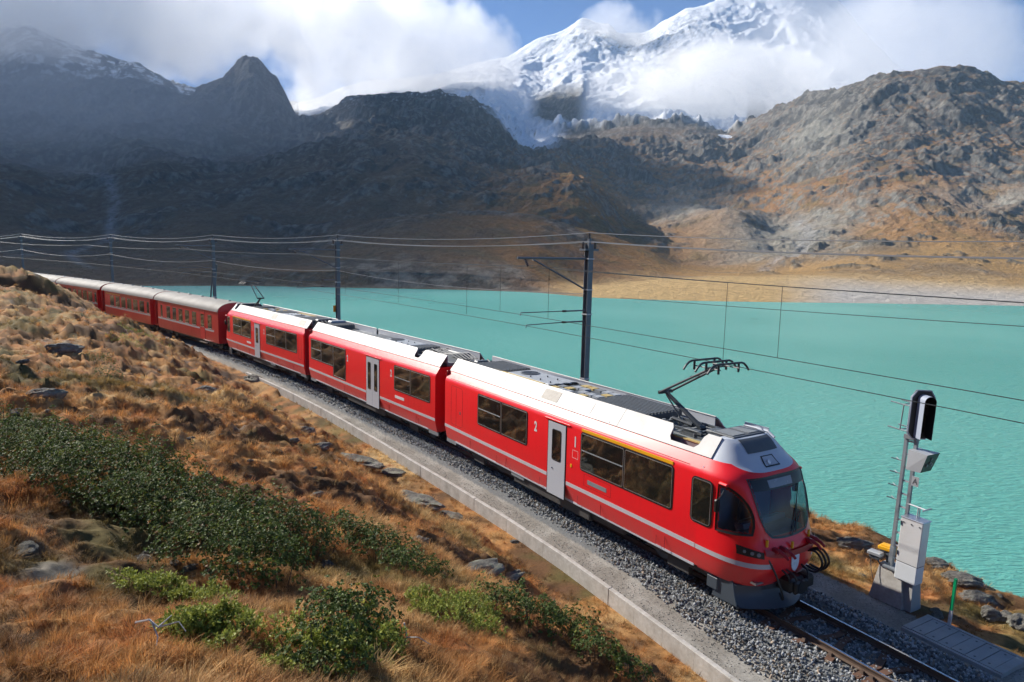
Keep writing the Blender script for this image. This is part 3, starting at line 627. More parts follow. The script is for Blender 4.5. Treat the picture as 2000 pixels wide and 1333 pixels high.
def bogie(root, x, wb=1.8):
    b = link('bogie', None, root); b.location = (x, 0, 0)
    mb = MB()
    for y in (-.98, .98):
        mb.box((0, y, .46), (wb+.5, .12, .18), bev=.03); mb.box((0, y, .30), (.7, .14, .22))
        for dx in (-.35, .35): mb.cyl((dx, y, .5), (dx, y, .78), .09, 10)
    mb.box((0, 0, .5), (.5, 1.9, .16)); mb.build('bogie_frame', M_bog, b)
    for dx in (-wb/2, wb/2):
        for y in (-.53, .53):
            mb = MB(); o = math.copysign(1, y)
            mb.tube([(dx, y, .38), (dx, y+o*.12, .38)], .38, 24); w = mb.build('wheel', M_bog, b)
            mb = MB(); mb.tube([(dx, y+o*.121, .38), (dx, y+o*.126, .38)], .36, 24); mb.tube([(dx, y+o*.126, .38), (dx, y+o*.30, .38)], .12, 10); mb.build('hub', M_dgr, w)
    return b

# --- nose: section half width and forward reach at each height
NF = [(.50, .78), (.62, .88), (.75, .96), (1.05, 1.10), (1.40, 1.08), (1.7, .96), (2.0, .89), (2.4, .78), (2.8, .63), (3.05, .49), (3.2, .29), (3.4, .10), (3.6, -.10), (3.68, -.26)]
NW = [(.50, 1.16), (.62, 1.22), (1.0, 1.31), (1.1, 1.325), (2.84, 1.325), (2.92, 1.312), (2.98, 1.28), (3.222, 1.105), (3.672, .756), (3.7, .72)]
SB, NE = .6, 3.3
def nW(z): return float(np.interp(z, [a for a, b in NW], [b for a, b in NW]))
_nfx = np.array([a for a, b in NF]); _nfy = np.array([b for a, b in NF])
def nF(z): return float(pch(_nfx, _nfy, np.array([z]))[0])
def nose_a(a, z):                                   # a in [-1, 1] across the front
    ph = a*math.pi/2; A = SB+nF(z); W = nW(z); e = 2/NE
    return math.copysign(abs(math.sin(ph))**e, ph)*W, A*abs(math.cos(ph))**e - SB   # across, forward of the seam
def a_of_t(t, z):
    k = min(1, abs(t)/nW(z)); return math.copysign(math.asin(k**(NE/2))/(math.pi/2), t)
def a_of_s(fwd, z):
    k = max(0, min(1, (fwd+SB)/(SB+nF(z)))); return math.acos(k**(NE/2))/(math.pi/2)
def zc(a): return 3.06+.165*min(1, abs(a)/.62)**2     # lower edge of the roof cap
def npt(x0, a, z, off=0):
    t, f = nose_a(a, z)
    if off:
        t1, f1 = nose_a(min(1, a+.01), z); t0, f0 = nose_a(max(-1, a-.01), z); tu, fu = nose_a(a, z+.02); td, fd = nose_a(a, z-.02)
        n = Vector((f1-f0, t1-t0, 0)).cross(Vector((fu-fd, tu-td, .04))).normalized()
        if n.x*1 + n.y*t*.5 < 0: n = -n
        return Vector((x0+f, t, z))+n*off
    return Vector((x0+f, t, z))

def make_nose(root, x0, sg):
    ns = -1 if sg < 0 else 1                          # which side faces the hillside
    # openings, in (a, z)
    def ws(p, q):                                     # windscreen: p across 0..1, q up 0..1
        z = 1.70+q*(2.965-1.70)+.05*(1-q)*(2*p-1)**2; hw = float(np.interp(q, [0, .12, .35, 1], [.66, .73, .82, .94]))
        return a_of_t((2*p-1)*hw*(1-.10*max(0, .12-q)/.12*abs(2*p-1)), z), z
    def sw(s_):
        def f(p, q):
            fwd = -.03 + .73*p; zt = 1.82+.96*math.sqrt(max(0, 1-(p*.985)**2.1)); zl = 1.745+.07*p; z = zl+(zt-zl)*q
            return s_*a_of_s(fwd, z), z
        return f
    holes = [ws, sw(-1), sw(1)]
    def inside(a, z):
        t, f = nose_a(a, z)
        if 1.76 < z < 2.95 and abs(t) < float(np.interp((z-1.7)/1.265, [0, .12, .35, 1], [.66, .73, .82, .94]))-.035 and f > .3: return True
        p = (f+.03)/.73
        if .05 < p < .93:
            zt = 1.82+.96*math.sqrt(max(0, 1-(p*.985)**2.1)); zl = 1.745+.07*p
            if zl+.04 < z < zt-.05 and abs(t) > .9: return True
        return False
    def shell(name, lo, hi, nv, mat, cut):
        mb = MB(); NU = 132; V = []; F = []
        for j in range(nv+1):
            for i in range(NU+1):
                a = -1+2*i/NU; z0_, z1_ = lo(a), hi(a); z = z0_+(z1_-z0_)*j/nv; V.append(npt(x0, a, z))
        for j in range(nv):
            for i in range(NU):
                a = -1+2*(i+.5)/NU; z = lo(a)+(hi(a)-lo(a))*(j+.5)/nv
                if cut and inside(a, z): continue
                k = j*(NU+1)+i; F.append((k, k+1, k+NU+2, k+NU+1))
        mb.add(V, F); return mb.build(name, mat, root, smooth=True, ang=60)
    shell('nose_shell', lambda a: .58, zc, 96, M_red, True)
    cap = shell('nose_roof_cap', zc, lambda a: 3.67, 24, M_cap, False)
    mb = MB(); top = [npt(x0, -1+2*i/40, 3.67) for i in range(41)]; mb.add(top, [tuple(range(41))]); mb.build('cap_top', M_cap, cap)
    # glass with rubber seals
    def patch(name, fn, mat, off, parent, nu=16, nv=16, k0=0., k1=1.):
        mb = MB(); mb.grid(lambda p, q: npt(x0, *fn(k0+(k1-k0)*p, q), off), nu, nv); return mb.build(name, mat, parent, smooth=True, ang=80)
    def seal(name, fn, parent, w=.035, off=.010, wp=None):
        mb = MB(); loop = []
        n = 24
        for e in range(4):
            for k in range(n):
                f = k/n; loop.append([(f, 0), (1, f), (1-f, 1), (0, 1-f)][e])
        P = [npt(x0, *fn(p, q), off) for p, q in loop]; c = sum(P, Vector())/len(P)
        Q = []
        for x in P: d = (x-c); Q.append(x+d.normalized()*w)
        Q = [q-Vector((0, 0, 0)) for q in Q]; N_ = len(P); mb.add(P+Q, [(i, (i+1) % N_, N_+(i+1) % N_, N_+i) for i in range(N_)])
        P2 = [x-(x-c).normalized()*.02 for x in P]; mb.add(P+P2, [(i, (i+1) % N_, N_+(i+1) % N_, N_+i) for i in range(N_)])
        return mb.build(name, M_blk, parent, smooth=True, ang=80)
    wsd = patch('windscreen', ws, M_cgl, .004, root, 24, 20); seal('windscreen_seal', ws, wsd, .03)
    mb = MB(); mb.grid(lambda p, q: npt(x0, *ws(.02+.96*p, .80+.19*q), .008), 20, 4); mb.build('tint_band', M_blk, wsd, smooth=True)
    mb = MB(); mb.grid(lambda p, q: npt(x0, *ws(.26+.44*p, .83+.13*q), .012), 12, 3); mb.build('destination_panel', M_dsp, wsd, smooth=True)
    for s_ in (-1, 1):
        f = sw(s_); g = patch('cab_side_window', f, M_cgl, .004, root, 16, 16); seal('window_seal', f, g, .04)
    # wipers
    mb = MB(); b0 = npt(x0, *ws(.62, .02), .03); b1 = npt(x0, *ws(.70, .55), .03); mb.tube([b0, b1], .012, 6)
    mb.tube([npt(x0, *ws(.55, .10), .028), b1.lerp(npt(x0, *ws(.70, .55), .03), .5), npt(x0, *ws(.80, .80), .028)], .010, 6); mb.build('wiper', M_blk, wsd)
    mb = MB(); mb.tube([npt(x0, *ws(.50, .0), .03), npt(x0, *ws(.74, .30), .03)], .012, 6); mb.build('wiper', M_blk, wsd)
    # cab inside: bulkhead, desk, seat
    mb = MB(); mb.box((x0-.56, 0, 2.1), (.04, 2.5, 1.9)); bk = mb.build('cab_bulkhead', M_cab, root)
    mb = MB(); mb.box((x0+.38, 0, 1.45), (.62, 1.9, .45), bev=.08); mb.box((x0+.15, 0, 1.74), (.25, 1.5, .12), ry=R(-20)); mb.build('driver_desk', M_dsk, root)
    mb = MB(); mb.box((x0-.35, .05, 1.95), (.12, .46, .75), bev=.05, ry=R(8)); mb.box((x0-.12, .05, 1.55), (.46, .48, .12), bev=.04); mb.build('driver_seat', M_dgr, root)
    mb = MB(); mb.box((x0-.12, 0, 3.0), (.7, 1.7, .03)); mb.build('cab_ceiling', M_cab, root)
    # stripe round the nose
    mb = MB(); mb.grid(lambda p, q: npt(x0, (-1+.97*p)*1.0 if True else 0, 1.085+.11*q, .006), 60, 1); mb.grid(lambda p, q: npt(x0, .30+.70*p, 1.085+.11*q, .006), 40, 1)
    nst = MB()
    for lo_, hi_ in ((-1, -.22), (.22, 1)): nst.grid(lambda p, q: npt(x0, lo_+(hi_-lo_)*p, 1.085+.11*q, .006), 50, 1)
    nst.build('nose_stripe', M_strp, root, smooth=True)
    # headlamps
    for s_ in (-1, 1):
        def hl(p, q, s_=s_): 
            t = .86+.36*p; z = 1.36+(.20-.06*(1-p))*q-.05*(1-p); return s_*a_of_t(t, z), z
        h = patch('headlamp', hl, M_blk, .006, root, 10, 6)
        for k, p in enumerate((.28, .55, .8)):
            c = npt(x0, *hl(p, .5), .008); n = (npt(x0, *hl(p, .5), .1)-c).normalized(); mb = MB(); mb.tube([c, c+n*.01], .045-.005*k, 12); mb.build('lamp_lens', M_mgr, h)
    # blank shield
    mb = MB(); P = []
    c = npt(x0, 0, 1.12, .0); pl = [(-.13, .19), (.13, .19), (.13, -.02), (.11, -.10), (.06, -.17), (0, -.21), (-.06, -.17), (-.11, -.10), (-.13, -.02)]
    mb.plate(pl, c+Vector((.012, 0, 0)), (0, 1, 0), (.0, 0, 1), .02); mb.build('shield', M_shd, root)
    # roof hatch with top lamp, dark vent panel
    def rp(a, z, off=.006): return npt(x0, a, z, off)
    mb = MB(); mb.grid(lambda p, q: rp(a_of_t((2*p-1)*(.26-.05*q), 3.13+.2*q), 3.13+.2*q), 8, 6); ht = mb.build('lamp_hatch', M_blk, cap, smooth=True)
    mb = MB(); mb.grid(lambda p, q: rp(a_of_t((2*p-1)*(.22-.05*q), 3.15+.16*q), 3.15+.16*q, .012), 8, 6); mb.build('hatch_glass', M_gry, ht, smooth=True)
    mb = MB(); q = rp(a_of_t(-.08, 3.2), 3.2, .015); mb.tube([q, q+Vector((.03, 0, .02))], .05, 12); mb.build('top_lamp', M_slv, ht)
    mb = MB(); mb.grid(lambda p, q: npt(x0, a_of_t((2*p-1)*.52, 3.40+.255*q), 3.40+.255*q, .012), 14, 8); mb.box((x0-.66, 0, 3.675), (.70, 1.12, .05), bev=.015); vp = mb.build('vent_panel', M_dgr, cap)
    for y in (-.28, .28):
        mb = MB(); mb.box((x0-.66, y, 3.708), (.52, .44, .02)); mb.build('vent_mesh', M_mgr, vp)
    mb = MB(); mb.tube([(x0-1.0, .66, 3.70), (x0-.3, .66, 3.70), (x0-.1, .64, 3.6)], .03, 6); mb.box((x0-.65, .68, 3.73), (.7, .03, .10)); mb.build('roof_fin', M_cap, cap)
    # mirrors and top brackets
    for s_ in (-1, 1):
        mb = MB(); mb.box((x0+.02, s_*1.40, 2.33), (.10, .13, .30), bev=.03); mb.tube([(x0+.02, s_*1.39, 2.45), (x0+.10, s_*1.36, 2.58), (x0+.12, s_*1.31, 2.70)], .014, 6); mb.build('rear_view_camera', M_blk, root)
        mb = MB(); mb.box((x0+.10, s_*1.31, 2.83), (.26, .10, .07), bev=.03); mb.build('bracket', M_red, root)
    # plough
    mb = MB(); sec = []
    for k in range(25):
        y = -1.12+2.24*k/24; e = abs(y)/1.12; fx = x0+.98-.50*e**1.8
        sec.append([(fx-.02, y, .66-.10*e), (fx-.13, y, .55), (fx-.17, y, .40), (fx-.10, y, .24), (fx+.06, y*.97, .10), (fx+.12, y*.96, .07), (fx-.2, y, .06), (fx-.4, y*.98, .62)])
    n = 8; V = [q for s_ in sec for q in s_]; F = [(k*n+i, k*n+(i+1) % n, (k+1)*n+(i+1) % n, (k+1)*n+i) for k in range(24) for i in range(n)]; F += [tuple(range(n-1, -1, -1)), tuple(24*n+i for i in range(n))]
    mb.add(V, F); pl_ = mb.build('snow_plough', M_plo, root, smooth=True, ang=35)
    for s_ in (-1, 1):
        mb = MB(); mb.plate([(-.62, .06), (.10, .08), (.02, .30), (-.06, .66), (-.16, .70), (-.5, .5)], (x0+.42, s_*1.12+(-.02 if s_ > 0 else .02), 0), (1, 0, 0), (0, 0, 1), .03); mb.build('plough_cheek', M_plo, pl_)
        mb = MB(); mb.box((x0-.18, s_*1.12, .38), (.34, .10, .32), bev=.03); mb.build('rail_guard', M_plo, root)
        mb = MB(); mb.box((x0+.70, s_*.74, .70), (.30, .42, .05)); mb.build('step', M_slv, root)
    mb = MB(); mb.box((x0+1.02, 0, .62), (.45, .5, .34), bev=.06); mb.cyl((x0+1.2, 0, .62), (x0+1.36, 0, .62), .15, 12); mb.box((x0+1.30, .0, .62), (.10, .46, .30), bev=.04); mb.box((x0+1.1, .45, .60), (.3, .3, .3), bev=.05); mb.build('coupler', M_blk, root)
    mb = MB(); mb.grid(lambda p, q: npt(x0, -.32+.70*p, 1.40+.12*q-.10*math.sin(math.pi*p), .06), 20, 2); mb.build('jumper_rail', M_crm, root, smooth=True)
    for t in (-.62, -.42, .52, .72):
        mb = MB(); c = npt(x0, a_of_t(t, 1.5), 1.5, .0); mb.box(c+Vector((.06, 0, 0)), (.20, .11, .12), bev=.03); mb.tube([c+Vector((.12, 0, .02)), c+Vector((.26, .03, -.04)), c+Vector((.34, .05, -.12))], .045, 8, r2=.03); mb.build('jumper_socket', M_crm, root)
    for t, z in ((-.78, 1.62), (-.10, 1.50), (.60, 1.60)):
        mb = MB(); c = npt(x0, a_of_t(t, z), z, .02); mb.cyl(c+Vector((.02, 0, -.05)), c+Vector((.02, 0, .10)), .03, 8); mb.build('air_cock', M_yel, root)
    def hose(name, pts, r=.028, mat=None):
        P = [Vector(q) for q in pts]; out = []
        for i in range(len(P)-1):
            a_, b_, c_, d_ = P[max(i-1, 0)], P[i], P[i+1], P[min(i+2, len(P)-1)]
            for k in range(6):
                t = k/6; out.append(.5*((2*b_)+(c_-a_)*t+(2*a_-5*b_+4*c_-d_)*t*t+(-a_+3*b_-3*c_+d_)*t**3))
        out.append(P[-1]); mb = MB(); mb.tube(out, r, 8); mb.build(name, mat or M_blk, root, smooth=True)
    for k in range(3):
        y = .52+.13*k; hose('air_hose', [(x0+.92, y, 1.18), (x0+1.22, y+.05, 1.28), (x0+1.40, y+.08, 1.05), (x0+1.28, y+.02, .82), (x0+1.0, y-.05, .86)], .026)
    hose('air_hose', [(x0+.78, -.78, 1.58), (x0+.98, -.76, 1.30), (x0+1.12, -.62, .92), (x0+1.22, -.50, .50), (x0+1.16, -.42, .36), (x0+1.05, -.38, .46)], .022)
    hose('air_hose', [(x0+1.0, -.42, 1.05), (x0+1.2, -.35, .92), (x0+1.2, -.25, .70)], .022)
    hose('air_hose', [(x0+1.0, -.28, 1.02), (x0+1.25, -.18, .9), (x0+1.3, -.12, .66)], .022)
    hose('air_hose', [(x0+.98, .30, 1.0), (x0+1.25, .28, .92), (x0+1.32, .22, .66)], .022)
M_cab = paint('cab_lining', (.42, .50, .58), .6, .2); M_dsk = paint('desk_blue', (.16, .22, .30), .5, .2); M_shd = paint('shield_white', (.62, .70, .78), .3, .1); M_dsp = paint('display_grey', (.22, .26, .30), .25, .1)

def railcar(F2, hd, L, sg, label, nose, name='railcar'):
    if sg < 0: base = F2+dirn(hd)*L+nrm(hd)*1.325; rz = R(hd-180)
    else: base = F2+nrm(hd)*1.325; rz = R(hd)
    root = empty(name, (base.x, base.y, 0), rz, label, 'railcar')
    x1 = L-SB if nose else L
    V, F = prism(PROFILE, 0, x1); mb = MB(); mb.add(V, F); body = mb.build('body', M_red, root, smooth=True, ang=22)
    sd = Side(root, L, sg)
    for y in (-1, 1):
        mb = MB(); mb.box((L/2, y*1.215, .605), (L-1.4, .03, .06)); mb.build('skirt_edge', M_gry, root)
        for x in (.35, x1-.3 if not nose else 5.):
            mb = MB(); mb.box((x, y*1.20, .54), (.75, .04, .14)); mb.build('skirt_step', M_mgr, root)
    mb = MB(); mb.box((L/2, 0, .50), (L*.5, 2.1, .42), bev=.05); mb.box((L*.5, 0, .42), (L*.30, 2.3, .36), bev=.04); mb.build('underframe', M_bog, root)
    bogie(root, 2.2); bogie(root, L-(1.35 if nose else 2.2))
    mb = MB(); mb.box(((L-(.9 if nose else 0))/2, 0, 3.30), (L-(.9 if nose else .0)-.02, 1.52, .12)); mb.build('roof_deck', M_mgr, root)
    for q in np.arange(1.6, L-1.2, 2.45):
        a_ = -q; sd.plate('panel_seam', [(a_-.004, .66), (a_+.004, .66), (a_+.004, 1.07), (a_-.004, 1.07)], M_crm, -.035, .012)
    mb = MB(); mb.box((L/2-.3, sg*1.268, 3.0), (L-1.3, .012, .014)); mb.build('shoulder_seam', M_crm, root)
    mb = MB()                                          # end wall and gangway bellows
    mb.box((-.005, 0, 1.95), (.06, 2.5, 2.6), bev=.02); mb.build('end_wall', M_crm, root)
    mb = MB()
    for k in range(5): mb.box((-.06-.075*k, 0, 1.85), (.035, 1.5+.1*(k % 2), 2.2+.1*(k % 2)), bev=.015)
    mb.build('gangway_bellows', M_blk, root)
    mb = MB(); mb.box((-.02, 0, 3.32), (.05, 1.6, .35)); mb.build('roof_end', M_dgr, root)
    return root, sd, x1

# leading car
root, sd, x1 = railcar(*CAR1, -1, 'leading bright red railcar with the curved cab windscreen and raised pantograph', True)
L = CAR1[2]; X_ = lambda s: L-s
make_nose(root, L, -1)
for y in (-1, 1): fairing(root, 0, L-.46, y, notch=(X_(1.95), X_(.92)), splits=[X_(3.73), X_(8.03)])
ribs(root, X_(12.4), X_(10.5), 3.60); fan_panel(root, X_(10.3), X_(7.7), 3.62); ribs(root, X_(8.4)+.75, X_(7.75), 3.58, 'cable_cover', M_blk, .66, 4)
grating(root, X_(7.6), X_(5.4), 3.58); ribs(root, X_(5.3), X_(3.1), 3.62)
for k in range(3):
    mb = MB(); q = Vector((X_(2.75)-.0, -.35+.3*k, 3.36))
    for j in range(6): mb.cyl(q+Vector((0, 0, j*.04)), q+Vector((0, 0, j*.04+.025)), .055 if j % 2 else .075, 10)
    mb.build('insulator', M_mgr, root)
mb = MB(); mb.box((X_(12.75), -.1, 3.56), (.3, .5, .18), bev=.04)
for k in range(4): mb.tube([(X_(13.3), -.5+.3*k, 3.42), (X_(13.0), -.4+.25*k, 3.62), (X_(12.6), -.3+.2*k, 3.50)], .03, 6)
mb.build('roof_cables', M_dgr, root)
mb = MB(); mb.box((X_(1.5), 0, 3.40), (1.2, .9, .06)); mb.box((X_(1.28), .1, 3.50), (.5, .5, .14), bev=.03); mb.box((X_(1.75), -.35, 3.47), (.5, .2, .14), bev=.02); mb.box((X_(1.1), -.3, 3.46), (.2, .4, .12), bev=.02); mb.build('pantograph_drive', M_dgr, root)
mb = MB(); mb.box((X_(1.5), -.72, 3.385), (1.1, .12, .03)); mb.build('walkway_strip', M_ylt, root)
pantograph(root, X_(1.79), 1)
sd.window([7.72, 9.25, 10.79], 1.77, 2.79, slide=(1,)); sd.window([1.43, 3.14, 4.92], 1.77, 2.79, slide=(1,))
sd.window([.22, .76], 1.75, 2.75, .10)
sd.door(5.66, 6.53, .60, 2.82, (.40, 1.70, 2.60)); sd.number('2', 7.22, 2.33); sd.number('1', 5.22, 2.33)
sd.rect('first_class_strip', 1.42, 4.94, 2.855, 2.935, M_yel, -.012, .022)
sd.frame('equipment_hatch', 11.95, 12.85, 1.30, 2.78, .012, M_crm, 0, .003, .12); sd.rect('hatch_seam', 12.44, 12.452, 1.32, 2.76, M_crm, 0, .003); sd.rect('latch', 12.1, 12.17, 1.78, 1.88, M_dgr, 0, .005)
sd.rect('destination_display', 3.80, 4.62, 1.40, 1.52, M_dsp2 if 'M_dsp2' in globals() else M_mgr, 0, .006)
sd.frame('display_frame', 3.62, 4.78, 1.32, 1.66, .008, M_crm, 0, .003, .01); sd.rect('door_button', 5.35, 5.42, 1.68, 1.78, M_yel, 0, .012, .02); sd.frame('emblem_frame', 5.08, 5.34, 1.98, 2.22, .010, M_num, 0, .002, .02)
for a, b in ((.0, 5.60), (6.58, L)): sd.rect('stripe', a+(.62 if a == 0 else 0), b, 1.085, 1.195, M_strp, 0, .004)
for a, b, in ((1.9, 5.1), (7.0, 9.6)): sd.frame('skirt_hatch', a, b, .66, 1.0, .012, M_crm, -.045, .004, .02)

# middle car
root, sd, x1 = railcar(*CAR2, -1, 'middle bright red railcar with a double grey door and one tall window', False)
L = CAR2[2]; X_ = lambda s: L-s
fairing(root, 0, L, -1, notch=(X_(2.35), X_(1.75)), splits=[X_(4.4), X_(9.2)]); fairing(root, 0, X_(9.6), 1); fairing(root, X_(9.4), L, 1)
ribs(root, X_(3.0)-.6, X_(2.8), 3.56, w=.6, n=8); fan_panel(root, X_(6.6), X_(4.0), 3.55); ribs(root, X_(8.6), X_(6.9), 3.46, 'low_cover', M_mgr, .6, 5)
ribs(root, .5, 1.6, 3.60); mb = MB(); mb.box((.3, .2, 3.62), (.5, .9, .26), bev=.05); mb.build('roof_box', M_mgrl, root)
mb = MB()
for k in range(6): mb.tube([(X_(2.6), -.45+.18*k, 3.45), (X_(2.0), -.5+.2*k, 3.62+.04*(k % 2)), (X_(1.2), -.45+.18*k, 3.56), (X_(.3), -.4+.17*k, 3.66), (X_(-.35), -.4+.16*k, 3.52)], .028, 6)
mb.build('roof_cables', M_dgr, root)
mb = MB(); mb.box((X_(.9), .35, 3.55), (1.2, .4, .2), bev=.04); mb.build('roof_box', M_mgr, root)
sd.window([8.77, 10.27, 11.92, 13.36], 1.78, 2.80, slide=(2,), lows={0: 1.30}); sd.window([.44, 2.02, 3.47], 1.78, 2.79, slide=(1,))
sd.door(4.98, 6.32, .58, 2.83, (.26, 1.36, 2.58), 2); sd.number('2', 8.5, 2.28); sd.number('2', 3.80, 2.28)
sd.rect('destination_display', 2.6, 3.44, 1.40, 1.52, M_num, 0, .006)
for a, b in ((0, 4.92), (6.38, L)): sd.rect('stripe', a, b, 1.085, 1.195, M_strp, 0, .004)
for a, b, in ((1.4, 4.2), (7.2, 11.0)): sd.frame('skirt_hatch', a, b, .66, 1.0, .012, M_crm, -.045, .004, .02)

# trailing car of the unit, cab towards the coaches
root, sd, x1 = railcar(*CAR3, 1, 'third bright red railcar, its cab end against the older coaches', True)
L = CAR3[2]
make_nose(root, L, 1)
for y in (-1, 1): fairing(root, 0, L-.46, y, notch=(L-1.3, L-.75), splits=[4.0, 9.0])
ribs(root, .6, 2.6, 3.60); fan_panel(root, 2.8, 5.4, 3.62); ribs(root, 5.7, 6.8, 3.58); grating(root, 7.0, 9.2, 3.58); ribs(root, 9.4, 10.6, 3.60)
mb = MB(); mb.box((.2, 0, 3.60), (.4, .9, .24), bev=.05)
for k in range(4): mb.tube([(.7, -.4+.25*k, 3.5), (.2, -.4+.22*k, 3.72), (-.35, -.35+.2*k, 3.55)], .03, 6)
mb.build('roof_cables', M_dgr, root)
pantograph(root, L-1.79, 1)
sd.window([8.52, 10.30, 11.98], 1.77, 2.80, slide=(1,)); sd.window([.98, 2.54, 4.24, 5.73], 1.78, 2.80, slide=(2,)); sd.window([12.72, 13.12], 1.75, 2.75, .10)
sd.door(6.86, 7.80, .66, 2.81, (.38, 1.62, 2.55)); sd.number('1', 8.2, 2.3); sd.number('2', 6.1, 2.3)
sd.rect('first_class_strip', 8.5, 12.0, 2.86, 2.94, M_yel, -.012, .022); sd.rect('destination_display', 8.5, 9.3, 1.38, 1.50, M_num, 0, .006)
for a, b in ((0, 6.80), (7.86, L-.62)): sd.rect('stripe', a, b, 1.085, 1.195, M_strp, 0, .004)
sd.frame('equipment_hatch', .3, .75, 1.45, 2.7, .012, M_crm, 0, .003, .10)

# older coaches behind
COACH = [(Vector((-21.25, 49.88)), 134.2, 14.0), (Vector((-31.20, 60.12)), 136.4, 14.05), (Vector((-41.76, 70.16)), 138.6, 14.05), (Vector((-52.7, 79.95)), 140.6, 14.05)]
def coach(k, F2, hd, L, label):
    base = F2+dirn(hd)*L+nrm(hd)*1.325
    root = empty('passenger_coach', (base.x, base.y, 0), R(hd-180), label, 'coach', 'older red coaches behind the railcar unit')
    V, F = prism([(1.28, .62), (1.325, .80), (1.325, 2.92), (1.24, 3.0)], .85, L-.85 if k else L-.05); mb = MB(); mb.add(V, F); mb.build('body', M_dred, root, smooth=True, ang=30)
    V, F = prism([(1.0, .62), (1.05, 2.92), (1.0, 3.0)], .05, .86); mb = MB(); mb.add(V, F); mb.build('vestibule', M_dred, root)
    if k: V, F = prism([(1.0, .62), (1.05, 2.92), (1.0, 3.0)], L-.86, L-.05); mb = MB(); mb.add(V, F); mb.build('vestibule', M_dred, root)
    arc = [(1.38*math.cos(a)**.8 if a < 1.5 else .0, 2.93+.66*math.sin(a)) for a in np.linspace(0, math.pi/2, 9)]
    V, F = prism(arc, 0, L); mb = MB(); mb.add(V, F); rf = mb.build('roof', M_croof, root, smooth=True, ang=50)
    for y in (-1, 1):
        mb = MB(); mb.box((L/2, y*1.30, 3.02), (L, .05, .03)); mb.build('gutter', M_croof, rf)
    for x in np.linspace(1.6, L-1.6, 5):
        mb = MB(); mb.box((x, .15, 3.60), (.26, .22, .10), bev=.03); mb.build('roof_vent', M_mgr, rf)
    mb = MB(); arc2 = [(y*1.0, z) for y, z in arc]; V, F = prism([(y*.97, z-.01) for y, z in arc], L-.02, L+.03); mb.add(V, F); mb.build('roof_end', M_crm, rf); mb = MB(); V, F = prism([(y*.97, z-.01) for y, z in arc], -.03, .02); mb.add(V, F); mb.build('roof_end', M_crm, rf)
    for x in (-.02, L+.02):
        mb = MB(); mb.box((x*.99, 0, 1.9), (.10, 2.2 if not (k == 0 and x > 1) else 2.6, 2.3), bev=.03); mb.build('end_wall', M_crm, root)
    mb = MB()
    for q in range(4): mb.box((-.10-.09*q, 0, 1.8), (.04, 1.2+.1*(q % 2), 2.1+.1*(q % 2)))
    mb.build('gangway_bellows', M_blk, root)
    sd = Side(root, L, -1)
    if k == 0: W = [(1.30, 2.0), (2.72, 3.42), (4.35, 5.15), (5.85, 6.65), (7.3, 8.1), (8.75, 9.5), (10.15, 10.95), (12.05, 12.4)]
    else: W = [(1.15, 1.62)]+[(2.35+1.62*j, 3.45+1.62*j) for j in range(6)]
    for a, b in W: 
        w = sd.rect('window', a-.03, b+.03, 1.60, 2.60, M_blk, 0, .008, .04); sd.rect('pane', a, b, 1.63, 2.57, M_gls, .008, .003, .03, w); sd.rect('sill', a-.02, b+.02, 1.57, 1.61, M_slv, 0, .02, 0, w)
    sd.rect('stripe', .9, L-.9, 1.40, 1.53, M_strp, 0, .005)
    if k == 1: sd.rect('first_class_strip', 8.6, 12.8, 2.70, 2.77, M_yel, 0, .006)
    if k == 0:
        for s_ in (2.55, 3.62): sd.rect('door_gap', s_, s_+.03, .70, 2.80, M_blk, 0, .006)
        sd.rect('door', 2.60, 3.60, .72, 2.80, M_dred, 0, .010); sd.rect('door_step', 2.2, 3.6, .42, .47, M_slv, -.02, .10)
    mb = MB(); mb.box((L/2, 0, .52), (L*.5, 1.9, .3)); mb.build('underframe', M_bog, root)
    bogie(root, 2.3); bogie(root, L-2.3)
    return root
lab = ['dark red coach with grey roof nearest the railcar unit, joined to its cab end', 'dark red coach with a yellow first-class strip above its left windows', 'dark red coach with narrow windows, partly hidden by the hillside knoll', 'last coach, only its roof end showing past the dark knoll']
for k, (f2, hd, L) in enumerate(COACH): coach(k, f2, hd, L, lab[k])
# ------------------------------------------------------------------ concrete edging wall
m = NT('edging_concrete'); n = m.noise(2.2, 9, .65); n2 = m.noise(14, 6, .6)
m.set(color=m.mix(m.ramp(n2, [(.35, (0, 0, 0)), (.7, (.6,)*3)]), m.ramp(n, [(.3, (.30, .285, .26)), (.55, (.47, .455, .43)), (.75, (.55, .53, .50))]), (.33, .30, .26)), rough=.9, spec=.15); m.bump(n2, .35, .01); M_conc = m.mat
wall = empty('edging_wall', trk(2, -2.7, -.5), 0, 'low concrete edging wall between the gravel path and the grassy slope', 'wall')
W0 = wall.location.copy(); bl = 1.0; l = -13.0; k = 0
while l < 36:
    a, b = l+.003, l+bl-.003; mb = MB(); r_ = random.Random(k); dz = r_.uniform(-.006, .006); dt = r_.uniform(-.006, .006)
    V = []
    for q in (a, (a+b)/2, b):
        for t, z in ((-.085, -1.0), (.05, -1.0), (.045, -.21+dz), (.03, -.195+dz), (-.06, -.195+dz), (-.08, -.21+dz)): V.append(trk(q, float(wall_t(q))+t+dt, z)-W0)
    F = [(j*6+i, j*6+(i+1) % 6, (j+1)*6+(i+1) % 6, (j+1)*6+i) for j in (0, 1) for i in range(6)]+[tuple(range(5, -1, -1)), tuple(12+i for i in range(6))]
    mb.add(V, F); mb.build('wall_block', M_conc, wall); l += bl; k += 1

